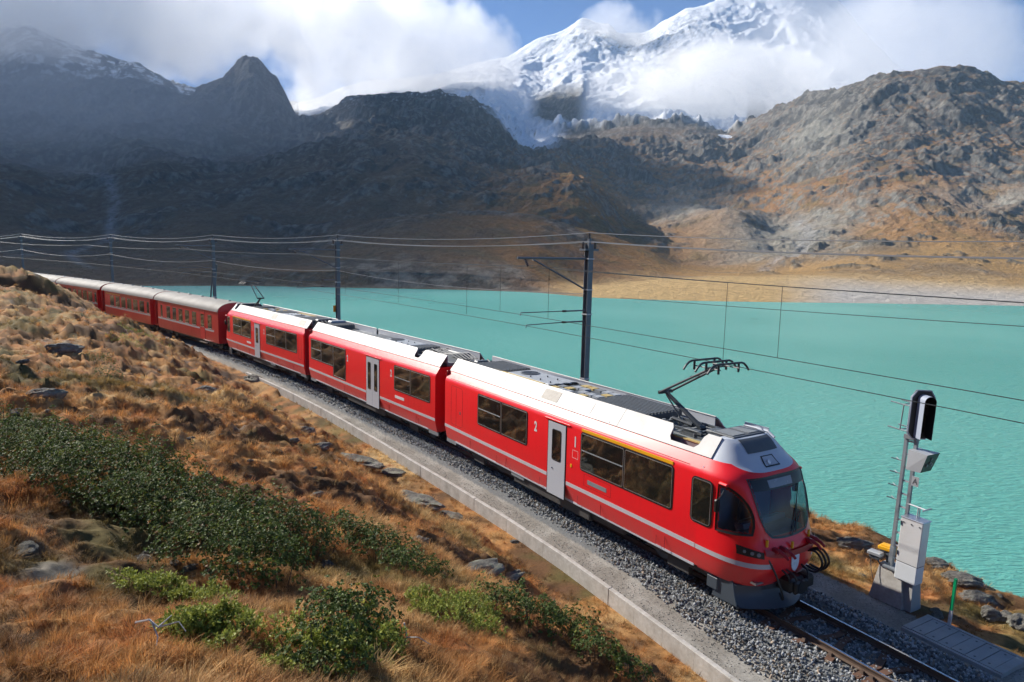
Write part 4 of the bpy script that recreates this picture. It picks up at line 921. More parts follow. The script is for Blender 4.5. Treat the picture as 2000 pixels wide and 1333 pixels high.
# ------------------------------------------------------------------ track
m = NT('rail_steel'); n = m.noise(5, 6, .6); m.set(color=m.ramp(n, [(.3, (.075, .048, .034)), (.7, (.13, .085, .06))]), rough=.75, metal=.2); M_rail = m.mat
M_head = paint('rail_head', (.55, .56, .58), .22, .2, metal=1, scale=6)
m = NT('rusty_sleeper'); n = m.noise(6, 8, .65); m.set(color=m.ramp(n, [(.3, (.085, .045, .030)), (.7, (.17, .095, .065))]), rough=.85, spec=.2); m.bump(n, .2, .01); M_slp = m.mat
track = empty('railway_track', trk(-3, 0, 0), 0, 'metre-gauge railway track on rusty Y-shaped steel sleepers', 'railway track'); T0 = track.location.copy()
RP = [(-.065, -.135), (.065, -.135), (.065, -.122), (.012, -.105), (.012, -.035), (.032, -.028), (.032, -.006), (.026, -.001), (-.026, -.001), (-.032, -.006), (-.032, -.028), (-.012, -.035), (-.012, -.105), (-.065, -.122)]
for g in (-.53, .53):
    for nm, prof, mt in (('rail', RP, M_rail), ('rail_head', [(-.024, -.006), (.024, -.006), (.024, .001), (-.024, .001)], M_head)):
        mb = MB(); V = []; ls = np.arange(-16, 62.1, .8); n = len(prof)
        for q in ls:
            for t, z in prof: V.append(trk(q, g+t, z)-T0)
        F = [(j*n+i, (j+1)*n+i, (j+1)*n+(i+1) % n, j*n+(i+1) % n) for j in range(len(ls)-1) for i in range(n)]; mb.add(V, F); o = mb.build(nm, mt, track if nm == 'rail' else rail_o)
        if nm == 'rail': rail_o = o
def beam(mb, l0, t0, l1, t1, w, z0, z1):
    a = trk(l0, t0)-T0; b = trk(l1, t1)-T0; d = (b-a); d.z = 0; L_ = d.length; d.normalize(); n = Vector((-d.y, d.x, 0))*w/2
    V = [a-n, b-n, b+n, a+n]; mb.add([Vector((q.x, q.y, z0-T0.z)) for q in V]+[Vector((q.x, q.y, z1-T0.z)) for q in V], [(3, 2, 1, 0), (4, 5, 6, 7), (0, 1, 5, 4), (1, 2, 6, 5), (2, 3, 7, 6), (3, 0, 4, 7)])
k = 0
for l in np.arange(-13.2, 1.3, 1.1):
    s_ = 1 if k % 2 else -1; k += 1
    mb = MB(); beam(mb, l-.10, -s_*.86, l-.10, -s_*.1, .15, -.26, -.138); beam(mb, l+.10, -s_*.86, l+.10, -s_*.1, .15, -.26, -.138)
    beam(mb, l-.10, -s_*.12, l-.40, s_*.84, .15, -.26, -.139); beam(mb, l+.10, -s_*.12, l+.40, s_*.84, .15, -.26, -.139)
    sl = mb.build('sleeper', M_slp, track)
    for g in (-.53, .53):
        for dl in ((-.1, .1) if g*s_ < 0 else (-.31, .31)):
            mb = MB()
            for e in (-.10, .10): q = trk(l+dl, g+e, -.112)-T0; mb.box(q, (.10, .09, .05), R(trk_h(l)), .6)
            mb.build('rail_fastening', M_rail, sl)

# ------------------------------------------------------------------ instancing of countless small things
def scatter(name, pts, scl, rot, tint, sources, label=None, cat=None, par=None):
    """points with one of several tiny source meshes on each; the sources live outside the scene"""
    coll = bpy.data.collections.new(name+'_sources')
    for i, (me) in enumerate(sources):
        so = bpy.data.objects.new('%s_source_%02d' % (name, i), me); coll.objects.link(so)
    n = len(pts); me = bpy.data.meshes.new(name); me.vertices.add(n); me.vertices.foreach_set('co', np.asarray(pts, np.float32).ravel())
    for nm, typ, dat in (('scl', 'FLOAT', scl), ('rot', 'FLOAT_VECTOR', rot), ('tint', 'FLOAT_COLOR', np.concatenate([tint, np.ones((n, 1))], 1)), ('pick', 'INT', rng.integers(0, len(sources), n))):
        a = me.attributes.new(nm, typ, 'POINT'); a.data.foreach_set({'FLOAT': 'value', 'INT': 'value', 'FLOAT_VECTOR': 'vector', 'FLOAT_COLOR': 'color'}[typ], np.asarray(dat, np.int32 if typ == 'INT' else np.float32).ravel())
    o = link(name, me, par); ng = bpy.data.node_groups.new(name+'_nodes', 'GeometryNodeTree')
    ng.interface.new_socket('Geometry', in_out='INPUT', socket_type='NodeSocketGeometry'); ng.interface.new_socket('Geometry', in_out='OUTPUT', socket_type='NodeSocketGeometry')
    N = ng.nodes; Lk = ng.links; gi = N.new('NodeGroupInput'); go = N.new('NodeGroupOutput'); ip = N.new('GeometryNodeInstanceOnPoints'); ci = N.new('GeometryNodeCollectionInfo')
    ci.inputs['Collection'].default_value = coll; ci.inputs['Separate Children'].default_value = True; ci.inputs['Reset Children'].default_value = True
    def attr(nm, dt): a = N.new('GeometryNodeInputNamedAttribute'); a.data_type = dt; a.inputs['Name'].default_value = nm; return a.outputs['Attribute']
    Lk.new(gi.outputs[0], ip.inputs['Points']); Lk.new(ci.outputs[0], ip.inputs['Instance']); ip.inputs['Pick Instance'].default_value = True
    Lk.new(attr('pick', 'INT'), ip.inputs['Instance Index']); e2r = N.new('FunctionNodeEulerToRotation'); Lk.new(attr('rot', 'FLOAT_VECTOR'), e2r.inputs[0]); Lk.new(e2r.outputs[0], ip.inputs['Rotation'])
    Lk.new(attr('scl', 'FLOAT'), ip.inputs['Scale']); Lk.new(ip.outputs[0], go.inputs[0])
    md = o.modifiers.new('scatter', 'NODES'); md.node_group = ng
    return tag(o, label, cat, kind='stuff')
def inst_mat(name, rough=.8, spec=.2, trans=0., bump=None, var=.0):
    m = NT(name); a = m.node('ShaderNodeAttribute', attribute_name='tint', attribute_type='INSTANCER').outputs['Color']
    m.set(color=a, rough=rough, spec=spec)
    if bump: m.bump(m.noise(bump[0], 6, .7), bump[1], bump[2])
    if trans:
        t = m.node('ShaderNodeBsdfTranslucent', {'Color': a}); mx = m.node('ShaderNodeMixShader', {0: trans, 1: m.b.outputs[0], 2: t.outputs[0]}); m.l.new(mx.outputs[0], m.out.inputs['Surface'])
    return m.mat
def stone_mesh(name, seed, mat, sub=1, flat=.7, jit=.28):
    r_ = random.Random(seed); bm = bmesh.new(); bmesh.ops.create_icosphere(bm, subdivisions=sub, radius=1)
    for v in bm.verts: v.co *= 1+r_.uniform(-jit, jit)
    bmesh.ops.scale(bm, vec=(1, r_.uniform(.6, .95), flat), verts=bm.verts); me = bpy.data.meshes.new(name); bm.to_mesh(me); bm.free(); me.materials.append(mat); return me
M_bal = inst_mat('ballast_stone', .85, .2, bump=(3., .5, .1))
bs = [stone_mesh('ballast_%d' % i, i, M_bal) for i in range(6)]
def balpts(n, l0, l1, edge):
    L_ = l0+(l1-l0)*rng.random(n)**1.35; e0 = np.where(L_ < 4, np.interp(L_, [-12, -2, 2, 5], [-3.0, -2.25, -1.8, -1.66]), -1.62); e1 = 1.72
    Tt = e0+(e1-e0)*rng.random(n); P = np.zeros((n, 3))
    x = np.interp(L_, _ls, _P[:, 0]); y = np.interp(L_, _ls, _P[:, 1]); h = np.radians(np.interp(L_, _ls, _hd)); P[:, 0] = x+np.sin(h)*Tt; P[:, 1] = y-np.cos(h)*Tt
    base = np.interp(np.abs(Tt), [0, 1.35, 1.9], [-.19, -.17, PATH_Z]); fall = np.where(Tt < -1.35, np.interp((Tt-e0)/(-1.35-e0), [0, 1], [PATH_Z+.01, -.15]), base)
    P[:, 2] = np.where(Tt < -1.35, fall, base)+rng.uniform(-.02, .035, n); return P
P = np.concatenate([balpts(36000, -11, 22, 0), balpts(9000, 18, 48, 0)]); n = len(P)
g = rng.uniform(.10, .50, n); tint = np.stack([g*.96, g*1.0, g*1.02], 1); wm = rng.random(n) < .16; tint[wm] = tint[wm]*np.array((1.1, .86, .66))
sc = rng.uniform(.022, .045, n); sc[36000:] *= 1.35
scatter('track_ballast', P, sc, rng.uniform(0, 6.28, (n, 3)), tint, bs, 'grey crushed-stone ballast under and beside the rails', 'ballast')
# loose grit on the path
n = 5000; L_ = rng.uniform(-8, 24, n); h = np.radians(np.interp(L_, _ls, _hd)); Tt = np.interp(L_, [a for a, b in WALL], [b for a, b in WALL])+.12+rng.random(n)*1.2
P = np.stack([np.interp(L_, _ls, _P[:, 0])+np.sin(h)*Tt, np.interp(L_, _ls, _P[:, 1])-np.cos(h)*Tt, np.full(n, PATH_Z+.004)], 1)
n2 = 5000; L2 = rng.uniform(-8, 12, n2); h = np.radians(np.interp(L2, _ls, _hd)); T2 = 1.7+rng.random(n2)*1.1
P = np.concatenate([P, np.stack([np.interp(L2, _ls, _P[:, 0])+np.sin(h)*T2, np.interp(L2, _ls, _P[:, 1])-np.cos(h)*T2, np.full(n2, PATH_Z+.0)], 1)]); n += n2
g = rng.uniform(.12, .34, n); scatter('path_gravel', P, rng.uniform(.006, .016, n), rng.uniform(0, 6.28, (n, 3)), np.stack([g, g*.97, g*.9], 1), bs, 'fine grey gravel strewn over the trackside path', 'gravel')

# ------------------------------------------------------------------ cable duct covers beside the track
duct = empty('cable_duct', trk(-3.5, 2.45, -.3), 0, 'concrete cable duct with a row of slab covers beside the far rail', 'cable duct'); D0 = duct.location.copy()
M_slab = paint('slab_concrete', (.34, .335, .325), .9, .5, scale=3, dcol=(.24, .235, .22))
def lquad(l0, l1, t0, t1, z0, z1, O):
    mb = MB(); V = [trk(a, t, z)-O for z in (z0, z1) for a, t in ((l0, t0), (l1, t0), (l1, t1), (l0, t1))]
    mb.add(V, [(3, 2, 1, 0)[::-1], (4, 5, 6, 7)[::-1], (0, 1, 5, 4)[::-1], (1, 2, 6, 5)[::-1], (2, 3, 7, 6)[::-1], (3, 0, 4, 7)[::-1]]); return mb
for k in range(6):
    l0 = -4.32+.275*k; o = lquad(l0+.008, l0+.267, 1.98, 2.86, -.30, -.215+.004*(k % 3), D0).build('cover_slab', M_slab, duct)
    for t in (2.1, 2.74):
        mb = MB(); q = trk(l0+.137, t, -.205)-D0; mb.cyl(q, q+Vector((0, 0, .006)), .022, 8); mb.build('lifting_hole', M_dgr, o)
for l0, l1, t0, t1 in ((-4.50, -4.325, 1.95, 2.92), (-2.665, -2.50, 1.95, 2.92)): lquad(l0, l1, t0, t1, -.40, -.205, D0).build('end_kerb', M_slab, duct)
lquad(-4.5, -2.5, 2.865, 2.95, -.40, -.20, D0).build('side_kerb', M_slab, duct); lquad(-4.5, -2.5, 1.90, 1.975, -.40, -.225, D0).build('side_kerb', M_slab, duct)

# ------------------------------------------------------------------ signal mast
M_galv = paint('galvanised_steel', (.25, .275, .30), .5, .35, metal=.3, scale=6)
M_galvl = paint('light_galvanised', (.44, .46, .48), .42, .25, metal=.25, scale=5)
M_sblk = paint('signal_black', (.012, .014, .018), .45, .2); M_hood = paint('hood_grey', (.30, .34, .42), .4, .2)
sb = trk(-1.65, 2.97, -.32); rzs = R(trk_h(-1.65)-180)
base = empty('signal_foundation', sb, rzs, 'pyramid-shaped concrete foundation block under the signal mast', 'foundation')
mb = MB(); mb.box((-.10, .16, .40), (.84, .54, .95), taper=.62); mb.build('block', M_conc, base)
mb = MB(); mb.box((.32, .20, .38), (.30, .44, .92), taper=.66); mb.build('buttress', M_slab, base)
sg = empty('signal_mast', sb+Vector((0, 0, .86)), rzs, 'grey ladder-type signal mast with hooded black signal head, at the lake bank', 'signal')
sg.rotation_euler = (R(-1.0), R(1.2), rzs); sg.scale = (1, 1, 1.03)
for x in (-.115, .115):
    mb = MB(); mb.box((x, 0, 1.55), (.07, .075, 3.1)); mb.build('upright', M_galv, sg)
for k in range(10):
    z = .25+.31*k; mb = MB(); mb.box((0, 0, z), (.17, .03, .035)); mb.build('rung', M_galvl, sg)
for k in range(4):
    z = 1.62+.31*k; mb = MB(); mb.tube([(-.14, 0, z), (-.34, -.02, z+.01)], .012, 6); mb.tube([(-.22, 0, z), (-.36, -.10, z+.03)], .012, 6); mb.tube([(-.22, 0, z), (-.34, .08, z+.02)], .010, 6); mb.build('foot_peg', M_galv, sg)
mb = MB()
for z in (1.30, 1.62): mb.tube([(.10, -.02, z), (.55, -.05, z)], .018, 6); mb.tube([(.55, -.18, z), (.55, .16, z)], .016, 6)
for y in (-.02, .06): mb.tube([(.36, y, 1.30), (.36, y, 1.62)], .014, 6)
mb.build('step_bracket', M_galvl, sg)
mb = MB(); mb.box((0, 0, .02), (.42, .34, .04)); mb.box((-.10, 0, .25), (.09, .12, .5)); mb.box((.10, 0, .25), (.09, .12, .5)); mb.build('base_plate', M_galv, sg)
mb = MB(); mb.box((0, 0, 3.14), (.30, .16, .10)); mb.box((0, 0, 3.20), (.12, .12, .12)); mb.build('head_clamp', M_galv, sg)
# signal head: board facing along the line, hood
HZ = 3.70
def ovl(w, h, n=8): return [(w*math.cos(a), h+w*math.sin(a)) for a in np.linspace(0, math.pi, n+1)]+[(-w, -h), (w, -h)]
hd_ = link('signal_head', None, sg); hd_.location = (.12, 0, HZ); hd_.rotation_euler = (0, 0, R(-32))
oct_ = [(-.15, -.56), (.15, -.56), (.27, -.42), (.27, .40), (.16, .56), (-.16, .56), (-.27, .40), (-.27, -.42)]
mb = MB(); mb.plate(oct_, (0, 0, 0), (0, 1, 0), (0, 0, 1), .05); mb.build('back_board', M_sblk, hd_)
mb = MB(); mb.ring(oct_, [(p*.93, q*.965) for p, q in oct_], (-.005, 0, 0), (0, 1, 0), (0, 0, 1), .06); mb.build('board_rim', M_hood, hd_)
mb = MB(); sec = [(.13*math.cos(a), .34+.13*math.sin(a)) for a in np.linspace(0, math.pi, 15)]; sec = [(.13, -.50)]+sec+[(-.13, -.50)]
V = [(.05, y, z) for y, z in sec]+[(.34, y*1.02, z) for y, z in sec]+[(.05, y*.94, z-.008) for y, z in sec]+[(.34, y*.96, z-.008) for y, z in sec]; n = len(sec)
mb.mi = 0; mb.add(V, [(i, i+1, n+i+1, n+i) for i in range(n-1)]); mb.mi = 1; mb.add(V, [(2*n+i+1, 2*n+i, 3*n+i, 3*n+i+1) for i in range(n-1)]); mb.build('hood', [M_hood, M_sblk], hd_, smooth=True)
for z in (.22, -.05, -.32):
    mb = MB(); mb.cyl((.05, 0, z), (.09, 0, z), .09, 16); mb.build('lens', M_gls, hd_)
mb = MB()
for z in (3.30, 3.88): mb.tube([(.0, -.22, z), (-.18, -.22, z), (-.46, -.24, z+.02)], .014, 6); mb.tube([(.0, .22, z), (-.18, .22, z), (-.46, .2, z+.02)], .014, 6); mb.tube([(-.18, -.22, z), (-.18, .22, z)], .014, 6)
mb.tube([(-.18, -.22, 3.30), (-.16, -.22, 3.88)], .014, 6); mb.tube([(-.16, .1, 3.30), (.08, .1, 3.80)], .014, 6); mb.build('maintenance_rail', M_galv, sg)
lb = link('lower_signal', None, sg); lb.location = (.24, -.02, 2.66); mb = MB()
V = [(-.17, -.20, -.22), (.17, -.22, -.20), (.17, .22, -.20), (-.17, .20, -.22), (-.17, -.2, .24), (.30, -.26, .24), (.30, .26, .24), (-.17, .2, .24)]
mb.mi = 0; mb.add(V, [(3, 2, 1, 0), (4, 5, 6, 7), (0, 1, 5, 4), (2, 3, 7, 6), (3, 0, 4, 7)]); mb.mi = 1; mb.add(V, [(1, 2, 6, 5)]); mb.build('housing', [M_galvl, M_sblk], lb)
for q in ((.0, .10), (-.1, -.05), (.1, -.05), (.0, .0)):
    mb = MB(); p = Vector((.235+q[1]*.25, q[0], .02+q[1])); mb.cyl(p, p+Vector((.02, 0, -.005)), .035, 10); mb.build('lens', M_mgr, lb)
mb = MB(); mb.box((.23, -.05, 2.18), (.16, .012, .22)); pl = mb.build('letter_plate', M_galvl, sg)
text_mesh('plate_letter', 'A', .18, M_dgr, pl, Matrix.Translation((.23, -.058, 2.12)) @ Matrix.Rotation(R(90), 4, 'X'), .004, .9, .001)
# cabinet and boxes on the mast
cb = empty('signal_cabinet', sb+Vector((0, 0, .86)), rzs, 'tall brushed-metal equipment cabinet fixed to the signal mast', 'cabinet'); cb.rotation_euler = sg.rotation_euler; cb.scale = (1.08, 1.05, 1.08)
mb = MB(); mb.box((.36, -.10, .80), (.46, .30, .98), bev=.012); mb.build('upper_box', paint('cabinet_metal', (.72, .72, .71), .38, .3, metal=.15, scale=3, dcol=(.48, .47, .45)), cb)
mb = MB(); mb.box((.36, -.10, .312), (.462, .302, .008)); mb.build('seam', M_dgr, cb)
for z in (.45, 1.12):
    mb = MB(); mb.cyl((.14, -.256, z), (.14, -.256, z+.09), .012, 6); mb.build('hinge', M_dgr, cb)
for k in range(3): mb = MB(); mb.tube([(.22+.05*k, .0, -.08), (.18+.05*k, .04, -.2), (.12+.04*k, .05, -.06-.02*k), (.1, .02, -.16)], .014, 6); mb.build('cable', M_blk, cb)
mb = MB(); mb.box((.36, -.103, .11), (.455, .296, .40), bev=.012); mb.build('lower_box', paint('cabinet_grey', (.66, .69, .71), .4, .15), cb)
mb = MB(); mb.box((.36, -.09, 1.30), (.49, .34, .03), bev=.01); mb.build('lid', M_slv, cb)
for x in (.19, .36, .53):
    mb = MB(); mb.cyl((x, -.25, 1.20), (x, -.262, 1.20), .016, 8); mb.build('lock', M_dgr, cb)
jb = empty('junction_box', sb+Vector((0, 0, .86)), rzs, 'yellow-lidded junction box on the left of the signal mast', 'junction box')
mb = MB(); mb.box((-.30, .16, .36), (.38, .24, .10), bev=.02, rz=R(8)); mb.box((-.30, .16, .42), (.30, .18, .05), bev=.02, rz=R(8)); mb.build('lid', M_yel, jb)
mb = MB(); mb.box((-.30, .16, .26), (.30, .18, .12), bev=.01); mb.cyl((-.30, .16, .2), (-.28, .16, -.06), .03, 8); mb.build('body', M_dgr, jb)
gb = empty('meter_box', sb+Vector((0, 0, .86)), rzs, 'small grey box on a stalk beside the yellow-lidded box', 'box')
mb = MB(); mb.box((-.46, -.06, .22), (.32, .22, .09), bev=.015, rz=R(6)); mb.build('lid', M_galvl, gb); mb = MB(); mb.box((-.46, -.06, .14), (.24, .16, .09), bev=.01); mb.cyl((-.44, -.04, .10), (-.36, .0, -.04), .02, 8); mb.tube([(-.56, -.1, .1), (-.5, -.12, -.2), (-.42, -.14, -.42)], .008, 5); mb.build('body', M_dgr, gb)
# marker post
q = trk(-2.93, 3.02, -.36); ps = empty('marker_post', q, rzs, 'slim marker post, green above and white below, by the duct covers', 'post'); ps.rotation_euler = (0, R(2), rzs)
mb = MB(); mb.box((0, 0, .22), (.055, .055, .48)); mb.build('lower_post', paint('post_white', (.55, .55, .56), .5, .5, scale=9, dcol=(.25, .24, .24)), ps)
mb = MB(); mb.box((0, 0, .84), (.062, .062, .76), bev=.006); mb.build('upper_post', paint('post_green', (.0, .30, .11), .4, .2, scale=5), ps)

# ------------------------------------------------------------------ catenary poles and wires
POLE_L = [9.9, 32.9, 55.6, 83.4, 115.0]
PLAB = ['nearest grey steel catenary mast with two cantilevers behind the leading railcar', 'catenary mast behind the middle railcar with a small yellow plate', 'catenary mast with a sloping brace behind the older coaches', 'thin catenary mast behind the last full coach', 'farthest catenary mast rising behind the dark grassy knoll']
M_ins = paint('insulator_brown', (.05, .03, .028), .3, .2); M_pgr = paint('mast_grey', (.12, .14, .165), .5, .3, metal=.2, scale=5)
def insul(name, a, b, par, r=.05):
    a, b = Vector(a), Vector(b); mb = MB(); n = 5
    for k in range(n): mb.cyl(a.lerp(b, k/n), a.lerp(b, (k+.6)/n), r, 8)
    mb.cyl(a, b, r*.4, 6); return mb.build(name, M_ins, par)
for k, l in enumerate(POLE_L):
    p = trk(l, 2.6, 0); o = empty('catenary_mast', p, R(trk_h(l)-180), PLAB[k], 'mast', 'steel masts carrying the overhead line')
    w = .22; mb = MB(); mb.box((-.11, 0, 3.65), (.022, w, 9.0)); mb.box((.11, 0, 3.65), (.022, w, 9.0)); mb.box((0, 0, 3.65), (.20, .016, 9.0)); mb.build('column', M_pgr, o)
    mb = MB(); mb.box((0, 0, 7.95), (.34, .62, .07)); mb.box((0, 0, 8.2), (.10, .10, .3)); mb.build('cross_arm', M_pgr, o)
    for y, z in ((-.28, 7.98), (.28, 7.98), (0, 8.3)): insul('insulator', (0, y, z), (0, y, z+.24), o, .055)
    if k < 3:
        mb = MB(); mb.tube([(0, -.1, 7.62), (-.05, -3.1, 7.62)], .042, 8); mb.tube([(0, -.1, 6.5), (-.05, -2.45, 7.58)], .034, 8); mb.build('cantilever', M_pgr, o)
        insul('insulator', (-.05, -2.78, 7.60), (-.05, -2.66, 7.34), o, .045)
        for z, e, dz in ((5.74, -2.9, .0), (5.34, -2.65, -.04)):
            mb = MB(); mb.tube([(0, -.1, z), (-.03, -1.0, z)], .028, 8); mb.tube([(-.03, -1.0, z), (-.06, e, z+dz), (-.06, e-.02, z+dz-.1)], .018, 6); mb.build('registration_arm', M_pgr, o)
            insul('insulator', (-.03, -.95, z), (-.03, -1.12, z), o, .04)
    for z in (3.2, 5.6, 6.5, 7.62):
        mb = MB(); mb.box((0, 0, z), (.30, .27, .04)); mb.build('clamp', M_galvl, o)
    if k == 1: mb = MB(); mb.box((-.17, -.13, 3.9), (.03, .24, .42), bev=.01); mb.build('plate', M_yel, o)
    if k == 2: mb = MB(); mb.tube([(-.1, 0, 6.0), (-2.2, .1, -.5)], .07, 6); mb.tube([(-.1, .3, 6.0), (-2.2, .5, -.5)], .07, 6); mb.build('brace', M_pgr, o)
M_wire = paint('copper_wire', (.055, .06, .06), .45, .2, metal=.5); M_wirel = paint('bright_wire', (.30, .29, .29), .4, .2, metal=.6)
SUP = [-14.5]+POLE_L+[150.]
def wire(label, t, z, sag, r, mat, group, zfun=None, l0=-14.5, l1=150., drop=None, tz=None):
    O = trk(l0, t, z); o = empty('overhead_wire', O, 0, label, 'wire', group); P = []
    sup = [q for q in SUP if l0 <= q <= l1]
    if l0 not in sup: sup = [l0]+sup
    if l1 not in sup: sup = sup+[l1]
    for a, b in zip(sup[:-1], sup[1:]):
        for j in range(14): f = j/14; q = a+(b-a)*f; P.append(trk(q, t if tz is None else tz(q), z+(zfun(q) if zfun else 0)-sag*4*f*(1-f)*((b-a)/25)**2)-O)
    mb = MB(); mb.tube(P, r, 5); mb.build('strand', mat, o)
    for l, zb in (drop or []):
        a = trk(l, t, z)-O; i = min(range(len(P)), key=lambda j: (P[j]-a).length); a.z = P[i].z; mb = MB(); b = a.copy(); b.z = zb-O.z; mb.tube([a, b], .006, 4); mb.build('dropper', M_wire, o)
    return o
gw = 'overhead line wires along the railway'
wire('topmost feeder wire strung along the mast tips', 2.6, 8.56, .30, .013, M_wirel, gw)
wire('feeder wire on the track-side insulators of the masts', 2.32, 8.24, .32, .012, M_wirel, gw)
wire('feeder wire on the lake-side insulators of the masts', 2.88, 8.24, .30, .012, M_wirel, gw)
wire('carrying wire with hangers above the contact wire', -.1, 7.32, .10, .010, M_wire, gw, drop=[(1.25, 5.32), (14, 5.32), (20, 5.32), (26, 5.32), (-9, 5.32)])
wire('second carrying wire close beside the first, hangers to the upper contact wire', .16, 7.36, .16, .010, M_wire, gw, drop=[(-.1, 5.6), (9.0, 5.6), (12, 5.6), (-7, 5.6)])
wire('lower contact wire that the front pantograph touches', -.25, 5.31, .02, .009, M_wire, gw)
wire('upper contact wire passing just above the pantograph', .2, 5.60, .02, .009, M_wire, gw, l1=55.6)
wire('anchor wire running from the nearest mast to the right edge', 2.6, 6.3, .12, .008, M_wire, gw, zfun=lambda q: np.interp(q, [-14, 9.9], [.75, 0]), l1=9.9)
wire('slack wire hung low between the distant masts', 2.45, 6.35, .35, .011, M_wirel, gw, l0=9.9)
# ------------------------------------------------------------------ vegetation and rocks
def on_ground(uv, y0=2.2, y1=75, n=420):
    """where the sight lines through picture points meet the ground"""
    ys = np.exp(np.linspace(math.log(y0), math.log(y1), n)); out = []
    for u, v in uv:
        d = ray(u, v); k = ys/d.y; x = d.x*k; z = CAM_H+d.z*k; g = ground_z(x, ys); i = int(np.argmax(g > z))
        out.append(Vector((x[i], ys[i], g[i])))
    return out
def blade_tuft(name, seed, mat, nb=26, spread=.55, w=.022, droop=.5):
    r_ = random.Random(seed); V = []; F = []
    for b in range(nb):
        a = r_.uniform(0, 6.283); rad = spread*math.sqrt(r_.random())*.55; bx, by = rad*math.cos(a), rad*math.sin(a); lean = a+r_.uniform(-.7, .7); ln = r_.uniform(.25, .95)*droop; h = r_.uniform(.45, 1.0); ww = w*r_.uniform(.6, 1.3)
        px_, py_ = -math.sin(lean)*ww, math.cos(lean)*ww; c = len(V); ox, oy = math.cos(lean), math.sin(lean)
        for f, k in ((0, 1), (.4, .85), (.75, .6), (1, .0)):
            x = bx+ox*ln*f*f*1.1+.18*f*f; y = by+oy*ln*f*f*1.1-.08*f*f; z = h*f*(1-.32*f*ln)-.05
            if k: V += [(x-px_*k, y-py_*k, z), (x+px_*k, y+py_*k, z)]
            else: V += [(x, y, z)]
        F += [(c, c+1, c+3, c+2), (c+2, c+3, c+5, c+4), (c+4, c+5, c+6)]
    me = bpy.data.meshes.new(name); me.from_pydata(V, [], F); me.materials.append(mat); return me
M_grs = inst_mat('dry_grass', .75, .15, trans=.35)
tufts = [blade_tuft('tuft_%d' % i, i, M_grs, 30+6*(i % 3), 1.0, .013+.006*(i % 2), .45+.30*(i % 3)) for i in range(7)]
def grass_points(n, r0, r1, a0, a1, p):
    r = (r0**(2-p)+(r1**(2-p)-r0**(2-p))*rng.random(n))**(1/(2-p)); a = np.radians(rng.uniform(a0, a1, n)); return r*np.sin(a), r*np.cos(a), r
xs, ys, rs = zip(*[grass_points(62000, 2.3, 13, -48, 42, 1.0), grass_points(36000, 12, 30, -44, 36, .9), grass_points(16000, 28, 70, -42, 6, .8), grass_points(9000, 13, 34, 12, 42, .8)])
GX, GY, GR = np.concatenate(xs), np.concatenate(ys), np.concatenate(rs)
GZ, GS, GT, GW, GH = ground_z(GX, GY, want=True)
rk = .8*sstep(.40, .55, fbm(GX/3.5, GY/2.4, 4, 81)+.15*fbm(GX/.6, GY/.6, 3, 83)); pa, pb, pc = patch_noise(GX, GY)
keep = ((GT < GW-.10) | ((GT > 2.95) & (GZ > -4.5))) & (rng.random(len(GX)) > rk*1.1) & (rng.random(len(GX)) < .75+.9*pa)
keep &= ~((GS > -4.7) & (GS < -2.3) & (GT > 1.8) & (GT < 3.05)) & ~((GS > -2.6) & (GS < -.8) & (GT > 2.4) & (GT < 3.6))
GX, GY, GZ, GR, GT, GH, GW = [q[keep] for q in (GX, GY, GZ, GR, GT, GH, GW)]; n = len(GX)
gt = grass_col(GX, GY, GT, GH); gt = gt*rng.uniform(.45, 1.75, (n, 1))*np.array((1.18, 1.13, 1.04)); fl = rng.random(n) < .12; gt[fl] = gt[fl]*.35+np.array((.40, .28, .13))*.65
edge = np.clip((GW-GT)/1.2, .7, 1); edge[GT > 0] = .75
scl = (.04+.10*rng.random(n)**2.2)*np.clip(1.55-GR/14, 1.0, 1.5)*np.clip(GR/8, .9, 1.9)*edge*(1+.6*np.clip(pa[keep], -.6, .6))
rot = np.zeros((n, 3)); rot[:, 2] = rng.uniform(-1.2, 1.2, n)+rng.integers(0, 2, n)*.4; rot[:, :2] = rng.normal(0, .16, (n, 2))
scatter('dry_grass', np.stack([GX, GY, GZ-.01], 1), scl, rot, np.clip(gt, .01, .8), tufts, 'dry orange and straw-coloured autumn grass covering the hillside', 'grass')

# --- low shrubs
def leaf_mat(name, rough, trans=.25, spec=.5):
    m = NT(name); a = m.node('ShaderNodeAttribute', attribute_name='col').outputs['Color']; m.set(color=a, rough=rough, spec=spec)
    t = m.node('ShaderNodeBsdfTranslucent', {'Color': a}); mx = m.node('ShaderNodeMixShader', {0: trans, 1: m.b.outputs[0], 2: t.outputs[0]}); m.l.new(mx.outputs[0], m.out.inputs['Surface']); return m.mat
M_alp = leaf_mat('alpenrose_leaf', .6, .25, .22); M_jun = leaf_mat('juniper_needle', .6, .3, .25)
m = NT('shrub_bark'); m.set(color=m.ramp(m.noise(20), [(.3, (.05, .035, .025)), (.7, (.12, .09, .065))]), rough=.9); M_bark = m.mat
m = NT('dead_wood'); m.set(color=m.ramp(m.noise(18), [(.3, (.38, .36, .33)), (.7, (.58, .56, .53))]), rough=.8); M_dead = m.mat
